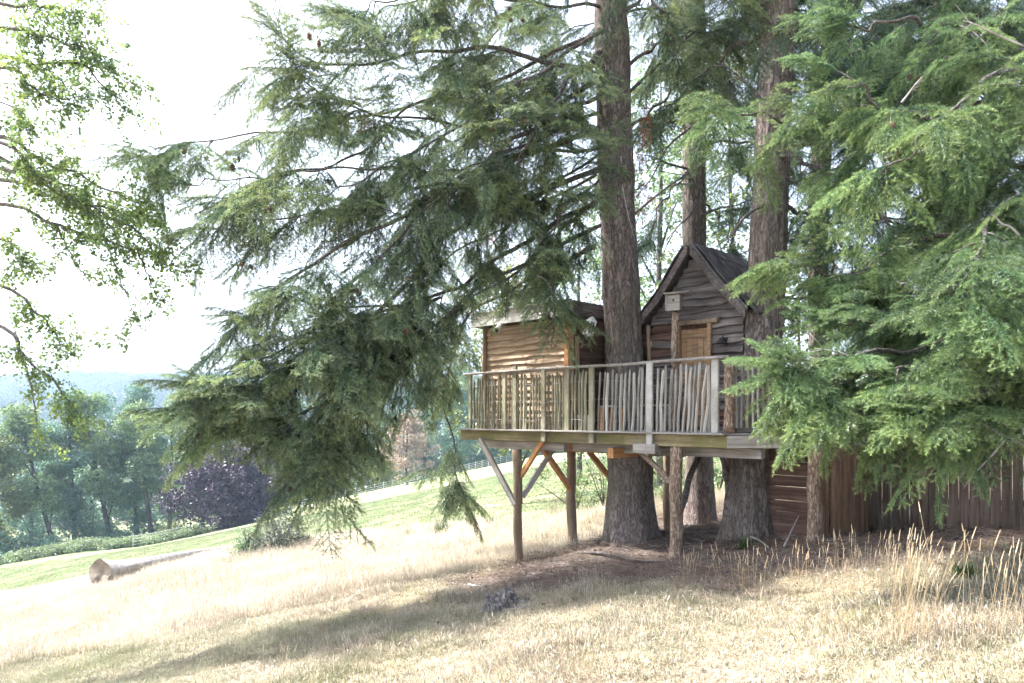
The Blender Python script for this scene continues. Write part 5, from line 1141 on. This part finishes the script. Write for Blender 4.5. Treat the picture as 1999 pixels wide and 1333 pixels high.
# fallen log
ga = ground_hit(196, 1150); gb = ground_hit(445, 1128); gb = Vector(((450 - 999.5) / FPX * 28, 28, 0)); gb.z = ground_z(gb.x, gb.y)
LG = empty('fallen_log', ga, 'bleached fallen log with a broken thick end lying in the dry grass', 'log'); rl = []
a = ga + Vector((0, 0, .4)); b_ = gb + Vector((0, 0, .3)); mb = MB(); n = 26; vs = []; m = 30; ax = (b_ - a).normalized(); sx = ax.cross(Z_).normalized(); up = sx.cross(ax)
for i in range(m + 1):
    f = i / m; c = a.lerp(b_, f) + Vector((0, 0, .07 * math.sin(f * 3))); r = .28 - .13 * f ** .7 + .08 * math.exp(-f * 14) 
    for k in range(n):
        an = 2 * math.pi * k / n; rr_ = r * (1 + .1 * math.sin(2 * an + 1) + .06 * math.sin(5 * an + f * 4) + .03 * math.sin(9 * an - f * 7)) + (.12 * math.exp(-f * 14) * max(0, math.sin(an - .6)))
        off = -.1 * math.cos(an) * math.exp(-f * 30); vs.append(c + sx * (rr_ * math.cos(an)) + up * (rr_ * math.sin(an)) + ax * (off + .05 * math.sin(an * 3) * (i == 0)))
fs = [(i * n + k, i * n + (k + 1) % n, (i + 1) * n + (k + 1) % n, (i + 1) * n + k) for i in range(m) for k in range(n)]
mb.add(vs, fs, True); put('log_body', mb.mesh('log_body'), M_['log'], LG, None)
mb = MB(); mb.add(vs[:n] + [a + ax * .06], [(k, n, (k + 1) % n) for k in range(n)], False); put('broken_end', mb.mesh('broken_end'), M_['logend'], LG)
# stump, sticks
sg = ground_hit(992, 1192); ST = empty('tree_stump', sg, 'low dark rotten stump in the grass before the platform', 'stump'); vs = []; n = 40; m = 10; rn = random.Random(3)
for i in range(m + 1):
    f = i / m
    for k in range(n):
        an = 2 * math.pi * k / n; r = (.27 + .18 * math.exp(-f * 3.2) * (.6 + .5 * math.sin(4 * an + 1))) * (1 + .07 * math.sin(9 * an + 2) + .04 * math.sin(17 * an)); top = .04 + .14 * (.5 + .5 * math.sin(an - .4)) ** 2 + .05 * math.sin(5 * an); vs.append(Vector((r * math.cos(an) * 1.12, r * math.sin(an), -.08 + (top + .08) * f)) + sg)
fs = [(i * n + k, i * n + (k + 1) % n, (i + 1) * n + (k + 1) % n, (i + 1) * n + k) for i in range(m) for k in range(n)]; mb = MB(); mb.add(vs, fs, True); put('stump_side', mb.mesh('stump_side'), M_['stump'], ST)
mb = MB(); rim = vs[-n:]; inner = [sg + (p - sg) * .45 + Vector((0, 0, .04 - .03 * (k % 3))) for k, p in enumerate(rim)]; mb.add(rim + inner + [sg + Vector((0, 0, .13))], [(k, (k + 1) % n, n + (k + 1) % n, n + k) for k in range(n)] + [(n + k, n + (k + 1) % n, 2 * n) for k in range(n)]); put('stump_top', mb.mesh('stump_top'), M_['stump'], ST)
def stick(pts, r, lab, mat='dead', forks=()):
    q = [ground_hit(*p[:2]) + Vector((0, 0, p[2])) for p in pts]; E = empty('fallen_stick', q[0], lab, 'stick'); mb = MB(); path = smooth_path(q, 12); mb.tube(path, [r * (1 - .5 * i / 12) for i in range(13)], 7, True, True, .12); put('main_stem', mb.mesh('main_stem'), M_[mat], E)
    for (i, dx, dy, dz) in forks:
        p = Vector(path[i]); mb = MB(); mb.tube([p, p + Vector((dx, dy, dz)) * .5, p + Vector((dx, dy, dz))], [r * .6, r * .45, r * .2], 6); put('side_twig', mb.mesh('side_twig'), M_[mat], E)
    return E
stick([(915, 1146, .03), (935, 1152, .05), (950, 1150, .04)], .022, 'white forked stick on bare ground left of the stump', 'log', ((9, -.02, -.1, -.02), (4, .06, .05, .03)))
stick([(1530, 1072, .03), (1545, 1060, .16), (1562, 1046, .34)], .012, 'pale thin stick poking up from the litter near the store', 'dead', ((8, .05, .0, .1),))
stick([(1462, 1052, .04), (1480, 1062, .06), (1500, 1074, .03)], .02, 'short pale stick lying below the broad fir trunk', 'dead')
stick([(1130, 1082, .02), (1180, 1092, .05), (1240, 1098, .03), (1290, 1100, .02)], .025, 'long dark root-like stick on the litter before the big trunk', 'limb', ((5, .1, -.2, .04),))
stick([(1850, 1058, .02), (1900, 1048, .06), (1960, 1046, .05)], .016, 'thin dark branch lying at the foot of the board fence', 'limb', ((6, .1, -.1, .08),))
stick([(985, 1196, .02), (1020, 1192, .03), (1045, 1186, .03)], .012, 'thin straw coloured stick lying against the stump', 'dead')
stick([(1040, 1092, .02), (1080, 1082, .03), (1118, 1078, .02)], .018, 'pale stick between the two left posts', 'dead')
# shrub and tussocks in the field
def shrub(px, py, w, h, n, src, cs, lab, name='shrub'):
    g = ground_hit(px, py); B = empty(name, g, lab, 'shrub'); fo = Fol(); mb = MB()
    for q in range(6):
        e = g + Vector((random.gauss(0, w * .3), random.gauss(0, w * .25), h * random.uniform(.5, .9))); mb.tube([g - Vector((0, 0, .05)), g.lerp(e, .5), e], [.03, .02, .008], 5)
    put('stem', mb.mesh('stem'), M_['limb'], B)
    for q in range(n):
        a = random.uniform(0, 6.28); rr_ = random.random() ** .5; fo.add(g + Vector((math.cos(a) * rr_ * w * .5, math.sin(a) * rr_ * w * .4, h * (1 - rr_ * rr_ * .7) * random.uniform(.15, 1.))), (random.gauss(0, 1), random.gauss(0, 1), 0), (0, 0, 1), cs * random.uniform(.6, 1.1), random.randrange(len(src)))
    scatter('foliage', src, fo.p, fo.r, fo.s, fo.i, B); return g
TWS = copies('twS', TWB, M_['shrub'])
shrub(540, 1082, 2.2, 1.4, 300, TWS, .8, 'round greyish green shrub standing alone at the field edge')
shrub(482, 1086, .8, .95, 70, TWC, .7, 'small dark green shrub on the left side of the round one', 'shrub')
def tuss_mesh(seed, n, h, sp, w=.008):
    r = np.random.default_rng(seed); tb = TriB()
    for k in range(n):
        a = r.uniform(0, 6.28); l = abs(r.normal(0, .45)); d = unit((math.cos(a) * l, math.sin(a) * l, 1)); b0 = np.array([math.cos(a), math.sin(a), 0]) * r.uniform(0, sp); H = h * r.uniform(.5, 1.1); s = np.array([-d[1], d[0], 0]); s = s / (np.linalg.norm(s) + 1e-6) * w / 2; m1 = b0 + d * H * .6; e = b0 + d * H + np.array([math.cos(a) * l * .15 * H, math.sin(a) * l * .15 * H, -.08 * H])
        tb.tri([b0 - s, b0 + s, m1 + s, b0 - s, m1 + s, m1 - s, m1 - s, m1 + s, e], [0, 0, .5, 0, .5, .5, .5, .5, 1.])
    return tb.mesh('blades')
for k, (px, py, h, sp, mat, lab) in enumerate(((860, 1046, .55, .3, 'weed', 'dark rush tussock in the pale grass below the hanging bough'), (800, 1052, .4, .22, 'olivegrass', 'small brown tussock left of the rush tussock'), (960, 1030, .4, .2, 'weed', 'green tussock left of the front left post'), (1085, 1008, .45, .35, 'olivegrass', 'brown tussock left of the second post'), (1150, 1000, .35, .5, 'weed', 'low green tussock between the second post and the big trunk'))):
    g = ground_hit(px, py); B = empty('grass_tussock', g, lab, 'grass tussock'); o = put('blades', tuss_mesh(600 + k, 170, h, sp), M_[mat], B, Matrix.Translation(g)); o['kind'] = 'stuff'
for k, (px, py, h, lab) in enumerate(((1452, 1076, .16, 'small green weed on the litter under the broad fir'), (1886, 1128, .14, 'small green weed in front of the board fence'))):
    g = ground_hit(px, py); B = empty('weed', g, lab, 'weed'); o = put('leaves', tuss_mesh(640 + k, 46, h * 1.4, .12, .03), M_['weed'], B, Matrix.Translation(g)); o['kind'] = 'stuff'
# tall straw clumps with seed heads
def straw_mesh(seed, n, h, sp, lean):
    r = np.random.default_rng(seed); tb = TriB()
    for k in range(n):
        a = r.uniform(0, 6.28); rr_ = sp * r.uniform(0, 1); b0 = np.array([math.cos(a) * rr_, math.sin(a) * rr_, -.02]); d = unit((math.cos(a) * rr_ / sp * .22 + lean + r.normal(0, .09), r.normal(0, .12), 1)); H = h * r.uniform(.55, 1.08); bend = np.array([lean * .5 + r.normal(0, .09), r.normal(0, .08), 0]) * H * .5
        pts = [b0 + d * H * f + bend * f * f for f in np.linspace(0, 1, 5)]; tb.stick(pts, .0017, .001, r.uniform(.2, .8)); e = pts[-1]; dd = unit(pts[-1] - pts[-2] + bend * .3); L = r.uniform(.05, .1)
        tb.stick([e - dd * .01, e + dd * L * .4, e + dd * L], .0045, .002, .9); tb.needles(e, dd, L, 16, .012, .0025, .8, 1., .5)
        if r.random() < .6:
            f = r.uniform(.2, .6); q = b0 + d * H * f; la = unit((r.normal(), r.normal(), .6)); s = np.array([.003, 0, 0]); tb.tri([q - s, q + s, q + la * .13, q + la * .13, q + la * .12 + s, q + la * .2 - np.array([0, 0, .05])], .5)
    return tb.mesh('stalks')
for k, (px, py, n, h, sp, ln_, lab) in enumerate(((1768, 1258, 62, .78, .15, .15, 'dense tall straw coloured grass clump on the right'), (1655, 1180, 34, .6, .3, .03, 'loose dry grass clump left of the tall straw clump'), (1560, 1165, 26, .5, .35, .02, 'thin dry grass stalks before the right post'), (1450, 1150, 30, .42, .4, .0, 'short dry grass stalks below the broad fir'), (1880, 1262, 9, .98, .16, .03, 'few very tall grass stalks right of the straw clump'), (1935, 1250, 9, .9, .14, .02, 'tall sparse stalks near the right picture edge'), (1990, 1225, 16, .62, .2, .0, 'grass stalks cut by the right picture edge'), (1130, 1345, 22, .34, .2, .03, 'pale seed heads at the bottom below the stump'), (1345, 1125, 20, .36, .3, .03, 'dry stalks around the foot of the bark covered post'), (545, 1320, 12, .3, .3, .02, 'few pale stalks at the bottom left of centre'), (1470, 1290, 5, .9, .12, .08, 'single long bent stalks in front of the broad fir'), (1720, 1150, 30, .5, .4, .05, 'thin stalks behind the tall straw clump'))):
    g = ground_hit(px, min(py, 1332)) ; B = empty('tall_grass', g, lab, 'grass clump'); o = put('stalks', straw_mesh(660 + k, n, h, sp, ln_), M_['straw'], B, Matrix.Translation(g)); o['kind'] = 'stuff'

# ================================================================== grass and litter
GN = reg('gdry', lambda i: grass_patch(400 + i, 190, .55, .03, .16, .0055, .95, 6), 4, M_['drygrass']) + reg('golv', lambda i: grass_patch(410 + i, 190, .55, .03, .14, .0055, .9, 3), 3, M_['olivegrass'])
GM = reg('mdry', lambda i: grass_patch(420 + i, 330, 1.1, .12, .42, .007, .4, 40), 3, M_['paledry']) + reg('molv', lambda i: grass_patch(430 + i, 260, 1.1, .08, .25, .008, .4, 8), 2, M_['olivegrass'])
GF = reg('fgrn', lambda i: grass_patch(440 + i, 260, 1.6, .03, .09, .012, .6, 0, .8), 3, M_['greengrass'])
def field(name, names, cells, choose, lab):
    P_, R_, S_, I_ = [], [], [], []
    x, y = cells; e = .25; z = zt(x, y); zx = (zt(x + e, y) - z) / e; zy = (zt(x, y + e) - z) / e; lw_ = litter_w(x, y); gw_ = green_w(x, y); nz = vnoise(x, y, .7) + .6 * vnoise(x + 5, y + 3, 1.9)
    for i in range(len(x)):
        c = choose(x[i], y[i], lw_[i], gw_[i], nz[i])
        if c is None: continue
        nrm = Vector((-zx[i], -zy[i], 1)).normalized(); q = nrm.to_track_quat('Z', 'Y').to_matrix() @ Matrix.Rotation(random.uniform(0, 6.28), 3, 'Z'); eu = q.to_euler()
        P_.append((x[i], y[i], z[i])); R_.append((eu.x, eu.y, eu.z)); S_.append((c[1], c[1], c[2])); I_.append(c[0])
    o = scatter(name, names, P_, R_, S_, I_); tag(o, lab, 'grass', kind='stuff'); return len(P_)
def cells(y0, y1, step, m=80):
    xs_, ys_ = np.meshgrid(np.arange(-60, 30, step), np.arange(y0, y1, step)); x = xs_.ravel() + rng.uniform(-.5, .5, xs_.size) * step; y = ys_.ravel() + rng.uniform(-.5, .5, xs_.size) * step
    px = x / y * FPX + 1000; k = (px > -m * 2) & (px < 2000 + m * 2); return x[k], y[k]
random.seed(50)
def ch_near(x, y, l, g, nz):
    if g > random.random(): return None
    if random.random() < l * .985: return None
    o = random.random() < .42 + .5 * nz + .07 * max(0, min(4, 1 - x)); sz = random.uniform(.8, 1.2); hz_ = .55 + .55 * (.5 + .5 * math.sin(x * 1.7 + 2 * math.sin(y * 1.3))) ** 2  # extra olive tufts towards the left stand in for shade on the grass
    if random.random() < .18 and nz < -.1: return None
    return (4 + random.randrange(3) if o else random.randrange(4), sz, sz * random.uniform(.6, 1.25) * (1.9 if random.random() < .07 else 1) * hz_ * (1 - .5 * l))
field('meadow_grass', GN, cells(3.2, 14.5, .2), ch_near, 'matted dry and olive grass in the foreground')
def ch_mid(x, y, l, g, nz):
    if g > random.random() or random.random() < l * .97: return None
    o = random.random() < .12 + .12 * nz; sz = random.uniform(.8, 1.2); return (3 + random.randrange(2) if o else random.randrange(3), sz, sz * random.uniform(.6, 1.15))
field('meadow_grass', GM, cells(13.5, 46, .42), ch_mid, 'tall bleached grass strip between the foreground and the mown field')
def ch_far(x, y, l, g, nz):
    if random.random() > g: return None
    if x / y < -.62 - .0 and y > 72: return None
    sz = random.uniform(.8, 1.3); return (random.randrange(3), sz, sz * random.uniform(.6, 1.2))
field('field_grass', GF, cells(17, 62, .8), ch_far, 'short mown green field grass beyond the bleached strip')
# litter: cones and twigs
tb = TriB(); r = np.random.default_rng(5)
for k in range(70):
    p = np.array([*r.uniform(-.35, .35, 2), .006]); d = unit((r.normal(), r.normal(), r.normal(0, .12))); tb.stick([p, p + d * r.uniform(.03, .2)], .0025, .0015, r.uniform(0, 1))
for k in range(200):
    p = np.array([*r.uniform(-.4, .4, 2), .004]); d = unit((r.normal(), r.normal(), r.normal(0, .25))); s = unit(np.cross(d, (0, 0, 1))) * .004; tb.tri([p - s, p + s, p + d * r.uniform(.02, .05)], r.uniform(0, 1))
M_['litter'] = foliage('litter_bits', (.1, .065, .045), (.26, .2, .16), (.19, .12, .08), trans=.0, tint_scale=2.)
source('litter_0', tb.mesh('litter'), M_['litter']); cm2 = CONE.copy(); cm2.materials.clear(); cm2.attributes.new('tip', 'FLOAT', 'POINT'); source('litter_1', cm2, M_['cone'])
P_, R_, S_, I_ = [], [], [], []; x, y = cells(7.5, 18, .3); l = litter_w(x, y); z = zt(x, y)
for i in range(len(x)):
    if l[i] > random.random() * .8: P_.append((x[i], y[i], z[i])); R_.append((0, 0, random.uniform(0, 6.28))); S_.append(random.uniform(.7, 1.2)); I_.append(0)
    if random.random() < (.3 if l[i] > .15 else .07 if -1.5 < x[i] < 6 and y[i] < 12 else 0): P_.append((x[i] + .1, y[i], z[i] + .02)); R_.append((random.uniform(1.2, 1.9), 0, random.uniform(0, 6.28))); S_.append(random.uniform(.6, .9)); I_.append(1)
tag(scatter('forest_litter', ['litter_0', 'litter_1'], P_, R_, S_, I_), 'brown needle litter, twigs and cones under the firs', 'litter', kind='stuff')

# ================================================================== haze
mb = MB(); mb.box((-100, 1150, 40), (5400, 3100, 180)); hz = put('haze', mb.mesh('haze')); tag(hz, 'thin summer haze filling the valley air', 'haze', kind='stuff')
m, t = mat_new('summer_haze'); pv = nd(t, 'ShaderNodeVolumePrincipled'); pv.inputs['Color'].default_value = (.4, .54, .74, 1); pv.inputs['Density'].default_value = .00048; pv.inputs['Anisotropy'].default_value = .2
o = nd(t, 'ShaderNodeOutputMaterial'); t.links.new(pv.outputs[0], o.inputs['Volume']); hz.data.materials.append(m)
